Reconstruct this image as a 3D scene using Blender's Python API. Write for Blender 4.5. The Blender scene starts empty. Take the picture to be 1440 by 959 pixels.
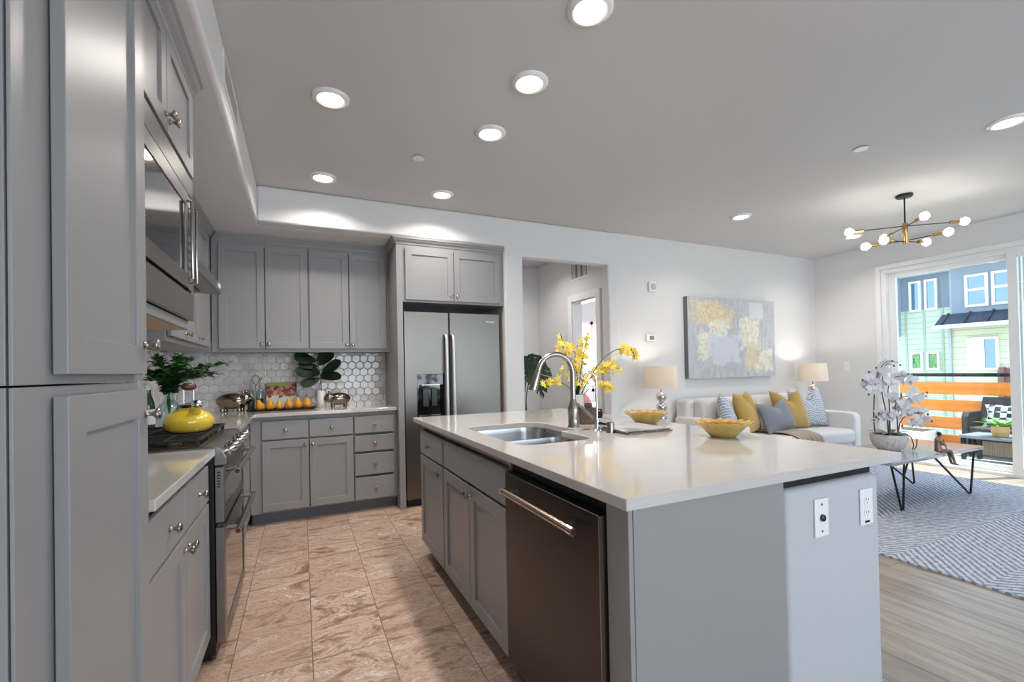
import bpy, bmesh, math, random
from mathutils import Vector, Matrix
random.seed(7)
C = bpy.context.scene.collection
PI = math.pi

# ------------------------------------------------------------------ camera
H = 1.225
YAW, PITCH, ROLL = 0.434011619, 0.0104554607, -0.0199380474
F_PX, CY = 639.48, 513.96
fwd = Vector((math.sin(YAW)*math.cos(PITCH), math.cos(YAW)*math.cos(PITCH), math.sin(PITCH)))
rt = Vector((math.cos(YAW), -math.sin(YAW), 0))
upv = rt.cross(fwd)
cam_r = rt*math.cos(ROLL) + upv*math.sin(ROLL)
cam_u = upv*math.cos(ROLL) - rt*math.sin(ROLL)
cd = bpy.data.cameras.new('camera')
cam = bpy.data.objects.new('camera', cd)
C.objects.link(cam)
cam.matrix_world = Matrix(((cam_r.x, cam_u.x, -fwd.x, 0), (cam_r.y, cam_u.y, -fwd.y, 0), (cam_r.z, cam_u.z, -fwd.z, H), (0, 0, 0, 1)))
cd.sensor_width = 36
cd.lens = F_PX/1440*36
cd.shift_y = (CY-479.5)/1440
cd.clip_start = 0.05
bpy.context.scene.camera = cam

# ------------------------------------------------------------------ light
vs = bpy.context.scene.view_settings
vs.view_transform = 'Standard'
vs.look = 'None'
vs.gamma = 1
vs.use_curve_mapping = False
vs.exposure = 0.0
SKY_STRENGTH = 3.3
SUN_POWER = 14.0
BACK_WINDOW_W = 88
DOWNLIGHT_W = 8.0
LAMP_W = 5.5
BEDROOM_W = 110
wd = bpy.data.worlds.new('sky')
bpy.context.scene.world = wd
wd.use_nodes = True
nt = wd.node_tree
bg = nt.nodes['Background']
tc = nt.nodes.new('ShaderNodeTexCoord')
sx = nt.nodes.new('ShaderNodeSeparateXYZ')
rp = nt.nodes.new('ShaderNodeValToRGB')
nt.links.new(tc.outputs['Generated'], sx.inputs[0])
nt.links.new(sx.outputs['Z'], rp.inputs[0])
rp.color_ramp.elements[0].position = 0.0
rp.color_ramp.elements[0].color = (0.80, 0.89, 0.95, 1)
rp.color_ramp.elements[1].position = 0.7
rp.color_ramp.elements[1].color = (0.42, 0.65, 0.95, 1)
nt.links.new(rp.outputs[0], bg.inputs[0])
bg.inputs[1].default_value = SKY_STRENGTH


def light(name, kind, loc, power, color=(1, 1, 1), parent=None, direction=None, **kw):
    d = bpy.data.lights.new(name, kind)
    d.energy = power
    d.color = color
    for k, v in kw.items():
        setattr(d, k, v)
    o = bpy.data.objects.new(name, d)
    C.objects.link(o)
    o.location = loc
    if direction is not None:
        o.rotation_euler = Vector(direction).to_track_quat('-Z', 'Y').to_euler()
    if parent is not None:
        o.parent = parent
    return o


light('sun', 'SUN', (12, 2, 10), SUN_POWER, (1.0, 0.95, 0.86), direction=(-0.25, 0.10, -1.0), angle=0.01)
# daylight of the tall window in the wall behind the camera
light('window_daylight', 'AREA', (2.6, -3.28, 1.35), BACK_WINDOW_W, (0.75, 0.87, 1.0), direction=(0, 1, 0.02), shape='RECTANGLE', size=4.6, size_y=2.1)
light('bedroom_daylight', 'AREA', (4.9, 7.15, 1.45), BEDROOM_W, (0.95, 0.98, 1.0), direction=(0, -1, 0), shape='RECTANGLE', size=1.9, size_y=1.3)

# ------------------------------------------------------------------ materials


def lin(c):
    r = []
    for v in c[:3]:
        v = v/255.0
        r.append(v/12.92 if v <= 0.04045 else ((v+0.055)/1.055)**2.4)
    return (r[0], r[1], r[2], 1)


MATS = {}


class NT:
    """small helper around a material's node tree"""

    def __init__(self, name):
        self.m = bpy.data.materials.new(name)
        self.m.use_nodes = True
        self.t = self.m.node_tree
        self.b = self.t.nodes['Principled BSDF']
        self.out = self.t.nodes['Material Output']

    def n(self, kind, **inp):
        x = self.t.nodes.new('ShaderNode'+kind)
        for k, v in inp.items():
            if k.startswith('_'):
                setattr(x, k[1:], v)
            else:
                self.put(x.inputs[k.replace('__', ' ')], v)
        return x

    def put(self, sock, v):
        if isinstance(v, bpy.types.NodeSocket):
            self.t.links.new(v, sock)
        else:
            sock.default_value = v

    def math(self, op, a, b=0.0, c=0.0, clamp=False):
        x = self.t.nodes.new('ShaderNodeMath')
        x.operation = op
        x.use_clamp = clamp
        for i, v in enumerate((a, b, c)):
            self.put(x.inputs[i], v)
        return x.outputs[0]

    def mix(self, f, a, b):
        x = self.t.nodes.new('ShaderNodeMix')
        x.data_type = 'RGBA'
        self.put(x.inputs[0], f)
        self.put(x.inputs[6], a)
        self.put(x.inputs[7], b)
        return x.outputs[2]

    def ramp(self, v, stops):
        x = self.t.nodes.new('ShaderNodeValToRGB')
        e = x.color_ramp.elements
        while len(e) < len(stops):
            e.new(0.5)
        for i, (p, c) in enumerate(stops):
            e[i].position = p
            e[i].color = c if len(c) == 4 else lin(c)
        self.put(x.inputs[0], v)
        return x.outputs[0]

    def pos(self):
        return self.t.nodes.new('ShaderNodeNewGeometry').outputs['Position']

    def obj(self):
        return self.t.nodes.new('ShaderNodeTexCoord').outputs['Object']

    def noise(self, vec, scale, detail=3.0, rough=0.5, dist=0.0):
        x = self.n('TexNoise', Vector=vec, Scale=scale, Detail=detail, Roughness=rough, Distortion=dist)
        return x.outputs['Fac']

    def mapping(self, vec, loc=(0, 0, 0), rot=(0, 0, 0), scale=(1, 1, 1)):
        x = self.n('Mapping', Vector=vec, Location=loc, Rotation=rot, Scale=scale)
        return x.outputs[0]

    def bump(self, h, strength=0.2, dist=0.01):
        x = self.n('Bump', Height=h, Strength=strength, Distance=dist)
        self.put(self.b.inputs['Normal'], x.outputs[0])

    def set(self, **kw):
        for k, v in kw.items():
            self.put(self.b.inputs[k.replace('__', ' ')], v)


def mat(name, rgb, rough=0.5, metal=0.0, coat=0.0, bump=None, vary=None, spec=None, emit=None):
    """plain procedural material; bump=(scale, strength); vary=(rgb2, scale[, stretch])"""
    if name in MATS:
        return MATS[name]
    k = NT(name)
    k.set(Base__Color=lin(rgb), Roughness=rough, Metallic=metal)
    if coat:
        k.set(Coat__Weight=coat, Coat__Roughness=0.08)
    if spec is not None:
        k.put(k.b.inputs['Specular IOR Level'], spec)
    if vary:
        v = k.obj()
        if len(vary) > 2:
            v = k.mapping(v, scale=vary[2])
        f = k.noise(v, vary[1], 4.0)
        k.set(Base__Color=k.ramp(f, [(0.35, rgb), (0.65, vary[0])]))
    if bump:
        k.bump(k.noise(k.obj(), bump[0], 3.0), bump[1], 0.004)
    if emit:
        k.put(k.b.inputs['Emission Color'], lin(emit[0]))
        k.put(k.b.inputs['Emission Strength'], emit[1])
    MATS[name] = k.m
    return k.m


def glass(name, tint, gloss=0.12, rough=0.02):
    if name in MATS:
        return MATS[name]
    k = NT(name)
    tr = k.n('BsdfTransparent', Color=lin(tint))
    gl = k.n('BsdfGlossy', Color=(1, 1, 1, 1), Roughness=rough)
    lw = k.n('LayerWeight', Blend=0.5)
    f = k.math('MULTIPLY_ADD', k.math('POWER', lw.outputs['Facing'], 4.0), 0.45, gloss*0.3, True)
    mx = k.t.nodes.new('ShaderNodeMixShader')
    k.put(mx.inputs[0], f)
    k.put(mx.inputs[1], tr.outputs[0])
    k.put(mx.inputs[2], gl.outputs[0])
    k.put(k.out.inputs['Surface'], mx.outputs[0])
    MATS[name] = k.m
    return k.m


def cloth_translucent(name, rgb, amount=0.5):
    if name in MATS:
        return MATS[name]
    k = NT(name)
    d = k.n('BsdfDiffuse', Color=lin(rgb))
    t = k.n('BsdfTranslucent', Color=lin(rgb))
    mx = k.t.nodes.new('ShaderNodeMixShader')
    mx.inputs[0].default_value = amount
    k.put(mx.inputs[1], d.outputs[0])
    k.put(mx.inputs[2], t.outputs[0])
    k.put(k.out.inputs['Surface'], mx.outputs[0])
    MATS[name] = k.m
    return k.m


CAB = mat('cabinet_paint', (147, 146, 147), 0.38, bump=(60, 0.02), spec=0.45)
CABIN = mat('cabinet_interior', (190, 165, 140), 0.6)
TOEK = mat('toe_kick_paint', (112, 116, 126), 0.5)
WALL = mat('wall_paint', (221, 220, 220), 0.75, bump=(90, 0.05))
CEIL = mat('ceiling_paint', (204, 203, 203), 0.8, bump=(70, 0.08))
KNEE = mat('shaded_textured_wall', (184, 186, 190), 0.7, bump=(75, 0.35))  # wall paint with shade put into its colour, offsetting the strong window light
TRIMW = mat('white_trim', (236, 236, 236), 0.4)
STEEL = None
NICKEL = mat('brushed_nickel', (168, 162, 155), 0.26, 1.0)
CHROME = mat('chrome', (215, 215, 218), 0.06, 1.0)
BLACK = mat('black_plastic', (14, 14, 16), 0.35)
BLACKG = mat('black_glass', (10, 10, 12), 0.05, coat=0.6)
IRON = mat('cast_iron', (26, 25, 25), 0.55, bump=(120, 0.2))
BRASS = mat('brushed_brass', (178, 148, 96), 0.3, 1.0)
DARKM = mat('dark_metal', (38, 38, 40), 0.4, 0.6)
WHITEP = mat('white_plastic', (232, 232, 232), 0.4)
GREYP = mat('grey_plastic', (120, 122, 126), 0.5)
PORC = mat('white_ceramic', (228, 226, 222), 0.2, coat=0.3)
LEAFD = mat('dark_green_leaf', (18, 40, 24), 0.35, vary=((34, 64, 32), 9))
LEAFB = mat('bright_green_leaf', (78, 158, 40), 0.45, vary=((140, 205, 90), 12))
STEM = mat('brown_stem', (84, 62, 44), 0.6)
GSTEM = mat('green_stem', (70, 98, 48), 0.5)


def brushed(name, rgb, rough, axis):
    k = NT(name)
    s = [3, 3, 3]
    for i in range(3):
        if i != axis:
            s[i] = 260
    f = k.noise(k.mapping(k.obj(), scale=tuple(s)), 1.0, 2.0)
    k.set(Base__Color=lin(rgb), Metallic=1.0, Roughness=k.math('MULTIPLY_ADD', f, 0.10, rough-0.05))
    MATS[name] = k.m
    return k.m


STEEL = brushed('brushed_steel_vertical', (122, 118, 113), 0.36, 2)
STEELH = brushed('brushed_steel_horizontal', (138, 135, 133), 0.33, 1)
STEELD = brushed('black_stainless', (80, 75, 75), 0.32, 2)
SINKM = brushed('sink_steel', (180, 180, 182), 0.25, 0)


def quartz():
    k = NT('white_quartz')
    p = k.pos()
    sp = k.n('TexVoronoi', Vector=p, Scale=230.0)
    f = k.ramp(sp.outputs['Distance'], [(0.10, (0, 0, 0, 1)), (0.2, (1, 1, 1, 1))])
    f2 = k.math('GREATER_THAN', k.noise(p, 60, 2), 0.52)
    f3 = k.math('MULTIPLY', k.math('SUBTRACT', 1.0, f), f2)
    base = k.mix(k.noise(p, 14, 5), lin((196, 190, 186)), lin((203, 198, 194)))
    k.set(Base__Color=k.mix(f3, base, lin((158, 152, 150))), Roughness=0.09)
    k.set(Coat__Weight=0.3, Coat__Roughness=0.03)
    return k.m


QUARTZ = quartz()


def stone_tile():
    k = NT('stone_floor_tile')
    p = k.mapping(k.pos(), loc=(0.285, -2.146+0.6*4, 0))
    br = k.n('TexBrick', _offset=0.0, _squash=1.0, Vector=p, Color1=(0, 0, 0, 1), Color2=(1, 1, 1, 1), Mortar=(0.5, 0.5, 0.5, 1), Scale=1.0, Mortar__Size=0.0022, Mortar__Smooth=0.1, Bias=0.0, Brick__Width=0.3125, Row__Height=0.6)
    rnd = k.n('SeparateColor', Color=br.outputs['Color']).outputs[0]
    wv = k.n('Combine' + 'XYZ', X=k.math('MULTIPLY', rnd, 37.0), Y=k.math('MULTIPLY', rnd, 91.0), Z=rnd)
    va = k.n('VectorMath', _operation='ADD')
    k.put(va.inputs[0], k.mapping(k.pos(), rot=(0, 0, 0.5), scale=(1.0, 1.9, 1)))
    k.put(va.inputs[1], wv.outputs[0])
    q = va.outputs[0]
    n1 = k.noise(q, 2.4, 9, 0.68, 2.4)
    n2 = k.noise(q, 7.5, 6, 0.65, 2.2)
    c = k.ramp(n1, [(0.34, (112, 84, 70)), (0.43, (176, 142, 122)), (0.495, (214, 190, 173)), (0.55, (192, 155, 134)), (0.61, (228, 215, 203)), (0.70, (172, 136, 116))])
    vein = k.ramp(n2, [(0.465, (0, 0, 0, 1)), (0.495, (1, 1, 1, 1)), (0.52, (0, 0, 0, 1))])
    c = k.mix(k.math('MULTIPLY', vein, 0.6), c, lin((112, 84, 70)))
    n3 = k.noise(q, 16, 4, 0.6, 1.0)
    c = k.mix(k.math('MULTIPLY', n3, 0.22), c, lin((214, 196, 176)))
    tint = k.mix(k.math('MULTIPLY', rnd, 0.35), c, lin((164, 126, 104)))
    k.set(Base__Color=k.mix(br.outputs['Fac'], tint, lin((128, 108, 94))), Roughness=k.math('MULTIPLY_ADD', n2, 0.25, 0.22))
    k.bump(k.math('SUBTRACT', k.math('MULTIPLY', n2, 0.15), br.outputs['Fac']), 0.3, 0.002)
    return k.m


def wood_floor():
    k = NT('grey_oak_planks')
    p = k.mapping(k.pos(), loc=(0.3, 0.05, 0), rot=(0, 0, PI/2))
    br = k.n('TexBrick', _offset=0.37, _squash=1.0, Vector=p, Color1=(0, 0, 0, 1), Color2=(1, 1, 1, 1), Mortar=(0.5, 0.5, 0.5, 1), Scale=1.0, Mortar__Size=0.0016, Mortar__Smooth=0.2, Bias=0.0, Brick__Width=1.25, Row__Height=0.19)
    rnd = k.n('SeparateColor', Color=br.outputs['Color']).outputs[0]
    wv = k.n('CombineXYZ', X=k.math('MULTIPLY', rnd, 53.0), Y=k.math('MULTIPLY', rnd, 17.0), Z=rnd)
    va = k.n('VectorMath', _operation='ADD')
    k.put(va.inputs[0], k.mapping(k.pos(), scale=(9, 1.0, 1)))
    k.put(va.inputs[1], wv.outputs[0])
    g = k.noise(va.outputs[0], 2.2, 8, 0.62, 0.6)
    c = k.ramp(g, [(0.3, (104, 92, 82)), (0.48, (146, 132, 120)), (0.62, (168, 154, 141)), (0.75, (128, 115, 103))])
    c = k.mix(k.math('MULTIPLY', rnd, 0.4), c, lin((168, 158, 147)))
    k.set(Base__Color=k.mix(br.outputs['Fac'], c, lin((84, 76, 70))), Roughness=k.math('MULTIPLY_ADD', g, 0.2, 0.24))
    k.bump(k.math('SUBTRACT', k.math('MULTIPLY', g, 0.3), br.outputs['Fac']), 0.25, 0.002)
    return k.m


def rug_mat():
    k = NT('chevron_rug_pile')
    p = k.pos()
    s = k.n('SeparateXYZ', Vector=p)
    x, y = s.outputs[0], s.outputs[1]
    per = 0.86
    tri = k.math('PINGPONG', k.math('ADD', y, 0.11), per/2)
    wob = k.noise(p, 6.0, 2)
    u = k.math('ADD', k.math('ADD', x, k.math('MULTIPLY', tri, 1.15)), k.math('MULTIPLY', wob, 0.03))
    wave = k.math('SINE', k.math('MULTIPLY', u, 2*PI/0.056))
    brk = k.noise(k.mapping(p, scale=(7, 13, 1)), 3.0, 5, 0.7)
    thr = k.math('MULTIPLY_ADD', brk, 6.4, -3.2)
    f = k.math('MULTIPLY_ADD', k.math('ADD', wave, thr), 0.8, 0.58, True)
    fine = k.noise(p, 160, 3)
    c = k.mix(f, lin((118, 132, 158)), lin((210, 211, 215)))
    c = k.mix(k.math('MULTIPLY', fine, 0.3), c, lin((140, 150, 168)))
    k.set(Base__Color=c, Roughness=0.95)
    k.bump(k.math('ADD', k.math('MULTIPLY', f, 0.4), k.math('MULTIPLY', fine, 0.6)), 0.6, 0.006)
    return k.m


def siding(name, rgb, pitch=0.16):
    k = NT(name)
    s = k.n('SeparateXYZ', Vector=k.pos())
    f = k.math('FRACT', k.math('DIVIDE', s.outputs[2], pitch))
    line = k.math('LESS_THAN', f, 0.09)
    d = tuple(int(v*0.80) for v in rgb)
    k.set(Base__Color=k.mix(line, lin(rgb), lin(d)), Roughness=0.7)
    k.bump(f, 0.5, 0.02)
    MATS[name] = k.m
    return k.m


def fabric(name, rgb, rgb2=None, scale=220):
    k = NT(name)
    p = k.obj()
    f = k.noise(p, scale, 2)
    c2 = rgb2 or tuple(min(255, int(v*1.12)) for v in rgb)
    k.set(Base__Color=k.mix(f, lin(rgb), lin(c2)), Roughness=0.9)
    k.put(k.b.inputs['Sheen Weight'], 0.25)
    k.bump(f, 0.25, 0.002)
    MATS[name] = k.m
    return k.m


def wave_fabric():
    """grey cushion cover with pale nested arcs"""
    k = NT('arc_print_fabric')
    p = k.obj()
    s = k.n('SeparateXYZ', Vector=p)
    x = k.math('SUBTRACT', k.math('MULTIPLY', k.math('FRACT', k.math('DIVIDE', k.math('ADD', s.outputs[0], 1.0), 0.17)), 0.17), 0.085)
    y = k.math('MULTIPLY', k.math('FRACT', k.math('DIVIDE', k.math('ADD', s.outputs[1], 1.02), 0.14)), 0.14)
    r = k.math('SQRT', k.math('ADD', k.math('MULTIPLY', x, x), k.math('MULTIPLY', y, y)))
    w = k.math('SINE', k.math('MULTIPLY', r, 2*PI/0.026))
    f = k.math('MULTIPLY_ADD', w, 1.2, 0.3, True)
    k.set(Base__Color=k.mix(f, lin((152, 160, 172)), lin((206, 211, 218))), Roughness=0.9)
    return k.m


STONE, WOOD, RUG = stone_tile(), wood_floor(), rug_mat()
SOFAF = fabric('pale_grey_upholstery', (206, 203, 202))
GOLD = fabric('mustard_velvet', (168, 134, 62), (190, 158, 88))
GREYV = fabric('slate_velvet', (112, 116, 126), (136, 140, 150))
ARCF = wave_fabric()
THROWF = fabric('taupe_knit', (150, 134, 116), (176, 160, 142), 90)

# ------------------------------------------------------------------ mesh building
WLOC = {}


def tag(o, label=None, cat=None, group=None, kind=None):
    if label:
        o['label'] = label
    if cat:
        o['category'] = cat
    if group:
        o['group'] = group
    if kind:
        o['kind'] = kind
    return o


def thing(name, label, cat, loc=(0, 0, 0), rz=0, group=None):
    o = bpy.data.objects.new(name, None)
    C.objects.link(o)
    o.empty_display_size = 0.1
    o.location = loc
    o.rotation_euler = (0, 0, rz)
    WLOC[o.name] = Vector(loc)
    return tag(o, label, cat, group)


def ident(p):
    return p


def leftF(x0):   # unit faces +x
    return lambda p: (x0+p[1], p[0], p[2])


def backF(y0):   # unit faces -y
    return lambda p: (p[0], y0-p[1], p[2])


def islF(x0):    # unit faces -x
    return lambda p: (x0-p[1], p[0], p[2])


class MB:
    def __init__(self, T=None):
        self.v, self.f, self.mi = [], [], []
        self.T = T or ident
        self.cur = 0

    def add(self, vs_, fs_, T=None):
        T = T or self.T
        b = len(self.v)
        self.v += [tuple(T(p)) for p in vs_]
        for f in fs_:
            self.f.append([b+i for i in f])
            self.mi.append(self.cur)
        return self

    def box(self, a0, a1, b0, b1, c0, c1):
        p = [(x, y, z) for x in (a0, a1) for y in (b0, b1) for z in (c0, c1)]
        return self.add(p, [(0, 1, 3, 2), (4, 6, 7, 5), (0, 4, 5, 1), (2, 3, 7, 6), (0, 2, 6, 4), (1, 5, 7, 3)])

    def prism(self, poly, h0, h1, T=None):
        """poly in the first two local axes, extruded along the third; T remaps"""
        n = len(poly)
        vs_ = [(x, y, h0) for x, y in poly]+[(x, y, h1) for x, y in poly]
        fs_ = [tuple(range(n))[::-1], tuple(range(n, 2*n))]+[(i, (i+1) % n, n+(i+1) % n, n+i) for i in range(n)]
        return self.add(vs_, fs_, (lambda p: self.T(T(p))) if T else None)

    def lathe(self, prof, c=(0, 0, 0), T=None, seg=24, close=True):
        """prof [(r, h)]; local axis z through c; T applied after"""
        vs_, fs_ = [], []
        n = len(prof)
        for r, h in prof:
            for i in range(seg):
                a = 2*PI*i/seg
                vs_.append((c[0]+r*math.cos(a), c[1]+r*math.sin(a), c[2]+h))
        for j in range(n-1):
            for i in range(seg):
                k = (i+1) % seg
                fs_.append((j*seg+i, j*seg+k, (j+1)*seg+k, (j+1)*seg+i))
        if close:
            fs_.append(tuple(range(seg))[::-1])
            fs_.append(tuple((n-1)*seg+i for i in range(seg)))
        return self.add(vs_, fs_, (lambda p: self.T(T(p))) if T else None)

    def tube(self, pts, r, seg=10, caps=True, flat=1.0):
        pts = [Vector(p) for p in pts]
        n = len(pts)
        rr = r if isinstance(r, (list, tuple)) else [r]*n
        vs_, fs_ = [], []
        t0 = (pts[1]-pts[0]).normalized()
        ref = Vector((0, 0, 1)) if abs(t0.z) < 0.9 else Vector((1, 0, 0))
        a = t0.cross(ref).normalized()
        for i in range(n):
            t = (pts[min(i+1, n-1)]-pts[max(i-1, 0)]).normalized()
            a = (a-t*a.dot(t)).normalized()
            b = t.cross(a)
            for j in range(seg):
                w = 2*PI*j/seg
                vs_.append(pts[i]+a*(rr[i]*math.cos(w))+b*(rr[i]*flat*math.sin(w)))
        for i in range(n-1):
            for j in range(seg):
                k = (j+1) % seg
                fs_.append((i*seg+j, i*seg+k, (i+1)*seg+k, (i+1)*seg+j))
        if caps:
            fs_.append(tuple(range(seg))[::-1])
            fs_.append(tuple((n-1)*seg+i for i in range(seg)))
        return self.add(vs_, fs_)

    def ball(self, c, r, seg=16, rings=10, R=None):
        rx, ry, rz = r if isinstance(r, (tuple, list)) else (r, r, r)
        vs_, fs_ = [], []
        for i in range(rings+1):
            th = PI*i/rings
            for j in range(seg):
                ph = 2*PI*j/seg
                q = Vector((rx*math.sin(th)*math.cos(ph), ry*math.sin(th)*math.sin(ph), rz*math.cos(th)))
                if R is not None:
                    q = R @ q
                vs_.append((c[0]+q.x, c[1]+q.y, c[2]+q.z))
        for i in range(rings):
            for j in range(seg):
                k = (j+1) % seg
                fs_.append((i*seg+j, (i+1)*seg+j, (i+1)*seg+k, i*seg+k))
        return self.add(vs_, fs_)

    def shaker(self, u0, u1, z0, z1, d0, th=0.020, rail=0.060, rec=0.010):
        """shaker door front in local (u, d, z): flat frame round a sunken panel"""
        d1 = d0+th
        o = [(u0, z0), (u1, z0), (u1, z1), (u0, z1)]
        i = [(u0+rail, z0+rail), (u1-rail, z0+rail), (u1-rail, z1-rail), (u0+rail, z1-rail)]
        vs_ = [(u, d0, z) for u, z in o]+[(u, d1, z) for u, z in o]+[(u, d1, z) for u, z in i]+[(u, d1-rec, z) for u, z in i]
        fs_ = [(0, 1, 2, 3), (12, 13, 14, 15)]
        for k in range(4):
            m = (k+1) % 4
            fs_ += [(k, m, 4+m, 4+k), (4+k, 4+m, 8+m, 8+k), (8+k, 8+m, 12+m, 12+k)]
        return self.add(vs_, fs_)

    def leaf(self, base, d, side, length, width, bend=0.2, tip=0.5, n=6, fold=0.15, round_=False):
        """a leaf blade: base point, direction, sideways vector"""
        base, d, side = Vector(base), Vector(d).normalized(), Vector(side)
        side = (side-d*side.dot(d)).normalized()
        up = side.cross(d)
        vs_, fs_ = [], []
        for i in range(n+1):
            t = i/n
            w = width*0.5*(math.sin(PI*min(1, t**tip)) if t < 1 else 0)
            if round_:
                w = width*0.5*(math.sqrt(max(0.0, 1-(2*t**1.5-1)**2)))
            w = max(w, 0.0006)
            c = base+d*(length*t)-up*(bend*length*t*t)
            vs_ += [c-side*w+up*(w*fold), c, c+side*w+up*(w*fold)]
        for i in range(n):
            a = 3*i
            fs_ += [(a, a+1, a+4, a+3), (a+1, a+2, a+5, a+4)]
        return self.add(vs_, fs_)

    def build(self, name, m, parent=None, world=True, bevel=0, seg=2, smooth=None, label=None, recalc=True):
        off = Vector((0, 0, 0))
        if parent is not None and world:
            off = WLOC[parent.name]
        bm = bmesh.new()
        vv = [bm.verts.new(Vector(p)-off) for p in self.v]
        for f, mi in zip(self.f, self.mi):
            try:
                fc = bm.faces.new([vv[i] for i in f])
                fc.material_index = mi
            except ValueError:
                pass
        bmesh.ops.remove_doubles(bm, verts=bm.verts, dist=1e-6)
        if recalc:
            bmesh.ops.recalc_face_normals(bm, faces=bm.faces)
        me = bpy.data.meshes.new(name)
        bm.to_mesh(me)
        bm.free()
        for x in (m if isinstance(m, (list, tuple)) else [m]):
            me.materials.append(x)
        o = bpy.data.objects.new(name, me)
        C.objects.link(o)
        if parent is not None:
            o.parent = parent
        WLOC[o.name] = off
        if smooth is not None:
            me.shade_smooth()
            me.set_sharp_from_angle(angle=math.radians(smooth))
        if bevel:
            b = o.modifiers.new('bevel', 'BEVEL')
            b.width = bevel
            b.segments = seg
            b.limit_method = 'ANGLE'
            b.angle_limit = math.radians(35)
            b.use_clamp_overlap = True
            if smooth is None and seg > 2:
                me.shade_smooth()
                me.set_sharp_from_angle(angle=math.radians(50))
                b.harden_normals = False
        if label:
            o['label'] = label
        return o


def struct(name, mb, m, **kw):
    o = mb.build(name, m, **kw)
    o['kind'] = 'structure'
    return o


def B(*a, T=None):
    return MB(T).box(*a)


def dup(root, loc, rz=None, label=None, group=None):
    r = root.copy()
    C.objects.link(r)
    r.location = loc
    WLOC[r.name] = Vector(loc)
    if rz is not None:
        r.rotation_euler = (0, 0, rz)
    if label:
        r['label'] = label
    if group:
        r['group'] = group
    for ch in list(root.children):
        c = ch.copy()
        C.objects.link(c)
        c.parent = r
        for g in ch.children:
            d = g.copy()
            C.objects.link(d)
            d.parent = c
    return r


def smoothpath(pts, n=8):
    """Catmull-Rom through points"""
    P = [Vector(p) for p in pts]
    P = [P[0]*2-P[1]]+P+[P[-1]*2-P[-2]]
    out = []
    for i in range(1, len(P)-2):
        for k in range(n):
            t = k/n
            a, b, c, d = P[i-1], P[i], P[i+1], P[i+2]
            out.append(0.5*((2*b)+(c-a)*t+(2*a-5*b+4*c-d)*t*t+(3*b-a-3*c+d)*t**3))
    out.append(P[-2])
    return out


def polytube(T, poly, h0, h1):
    return MB(T).prism(poly, h0, h1)


def rrect(a0, a1, b0, b1, r, n=6):
    out = []
    for cx, cy, s in ((a1-r, b1-r, 0), (a0+r, b1-r, 1), (a0+r, b0+r, 2), (a1-r, b0+r, 3)):
        for i in range(n+1):
            a = PI/2*(s+i/n)
            out.append((cx+r*math.cos(a), cy+r*math.sin(a)))
    return out

# ================================================================== the room
CZ = 2.735          # ceiling
XL, XR = -0.985, 6.72
YB, YK, YL, YN = 4.79, 4.085, 4.10, -3.2
struct('floor', B(XL-.12, 1.5, YN-.12, YB+.1, -.06, 0), STONE)
struct('floor', B(1.5, XR+.12, YN-.12, YL+.12, -.06, 0), WOOD)
struct('floor', B(1.5, XR+.12, YL+.12, 7.12, -.06, 0), WOOD)
struct('ceiling', B(XL-.12, XR+.12, YN-.12, YB+.1, CZ, CZ+.1), CEIL)
struct('ceiling', B(1.78, XR+.12, YB+.1, 7.12, CZ, CZ+.1), CEIL)
SOF = 2.447
m = MB()
m.prism([(XL, YN), (-.300, YN), (-.300, YL+.1), (1.83, YL+.1), (1.83, YB), (XL, YB)], SOF, CZ)
struct('ceiling_soffit', m, WALL, bevel=.022, seg=4)
struct('wall_left', B(XL-.12, XL, YN-.12, YB+.12, 0, CZ), WALL)
struct('wall_back', B(XL, 1.83, YB, YB+.12, 0, CZ), WALL)
# wall with the passage beside the refrigerator
m = MB()
m.prism([(1.83, 0), (2.035, 0), (2.035, 2.37), (3.085, 2.37), (3.085, 0), (3.215, 0), (3.215, CZ), (1.83, CZ)], YK, YL+.12, T=lambda p: (p[0], p[2], p[1]))
struct('wall_passage', m, WALL, bevel=.018, seg=4)
struct('wall_soffit', B(-.302, 1.95, YK-.0005, YL+.11, SOF, CZ), WALL, bevel=.018, seg=4)
struct('wall_alcove', B(1.83, 1.93, YL+.1, YB+.1, 0, CZ), WALL)
struct('wall_living', B(3.19, XR+.12, YL, YL+.12, 0, CZ), WALL)
# right wall with the sliding door opening
DY0, DY1, DZ = 0.80, 3.27, 2.405
m = MB()
m.prism([(YN, 0), (DY0, 0), (DY0, DZ), (DY1, DZ), (DY1, 0), (YL, 0), (YL, CZ), (YN, CZ)], XR, XR+.16, T=lambda p: (p[2], p[0], p[1]))
struct('wall_right', m, WALL)
# wall behind the camera with a wide window
m = MB()
m.box(XL, 0.2, YN-.12, YN, 0, CZ).box(5.0, XR, YN-.12, YN, 0, CZ).box(.2, 5.0, YN-.12, YN, 0, .25).box(.2, 5.0, YN-.12, YN, 2.42, CZ)
struct('wall_front', m, WALL)
m = MB()
for x in (.2, 1.78, 3.36, 4.94):
    m.box(x, x+.06, YN-.09, YN-.03, .25, 2.42)
m.box(.2, 5.0, YN-.09, YN-.03, .25, .31).box(.2, 5.0, YN-.09, YN-.03, 2.36, 2.42)
struct('window_3', m, TRIMW, bevel=.004)
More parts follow.
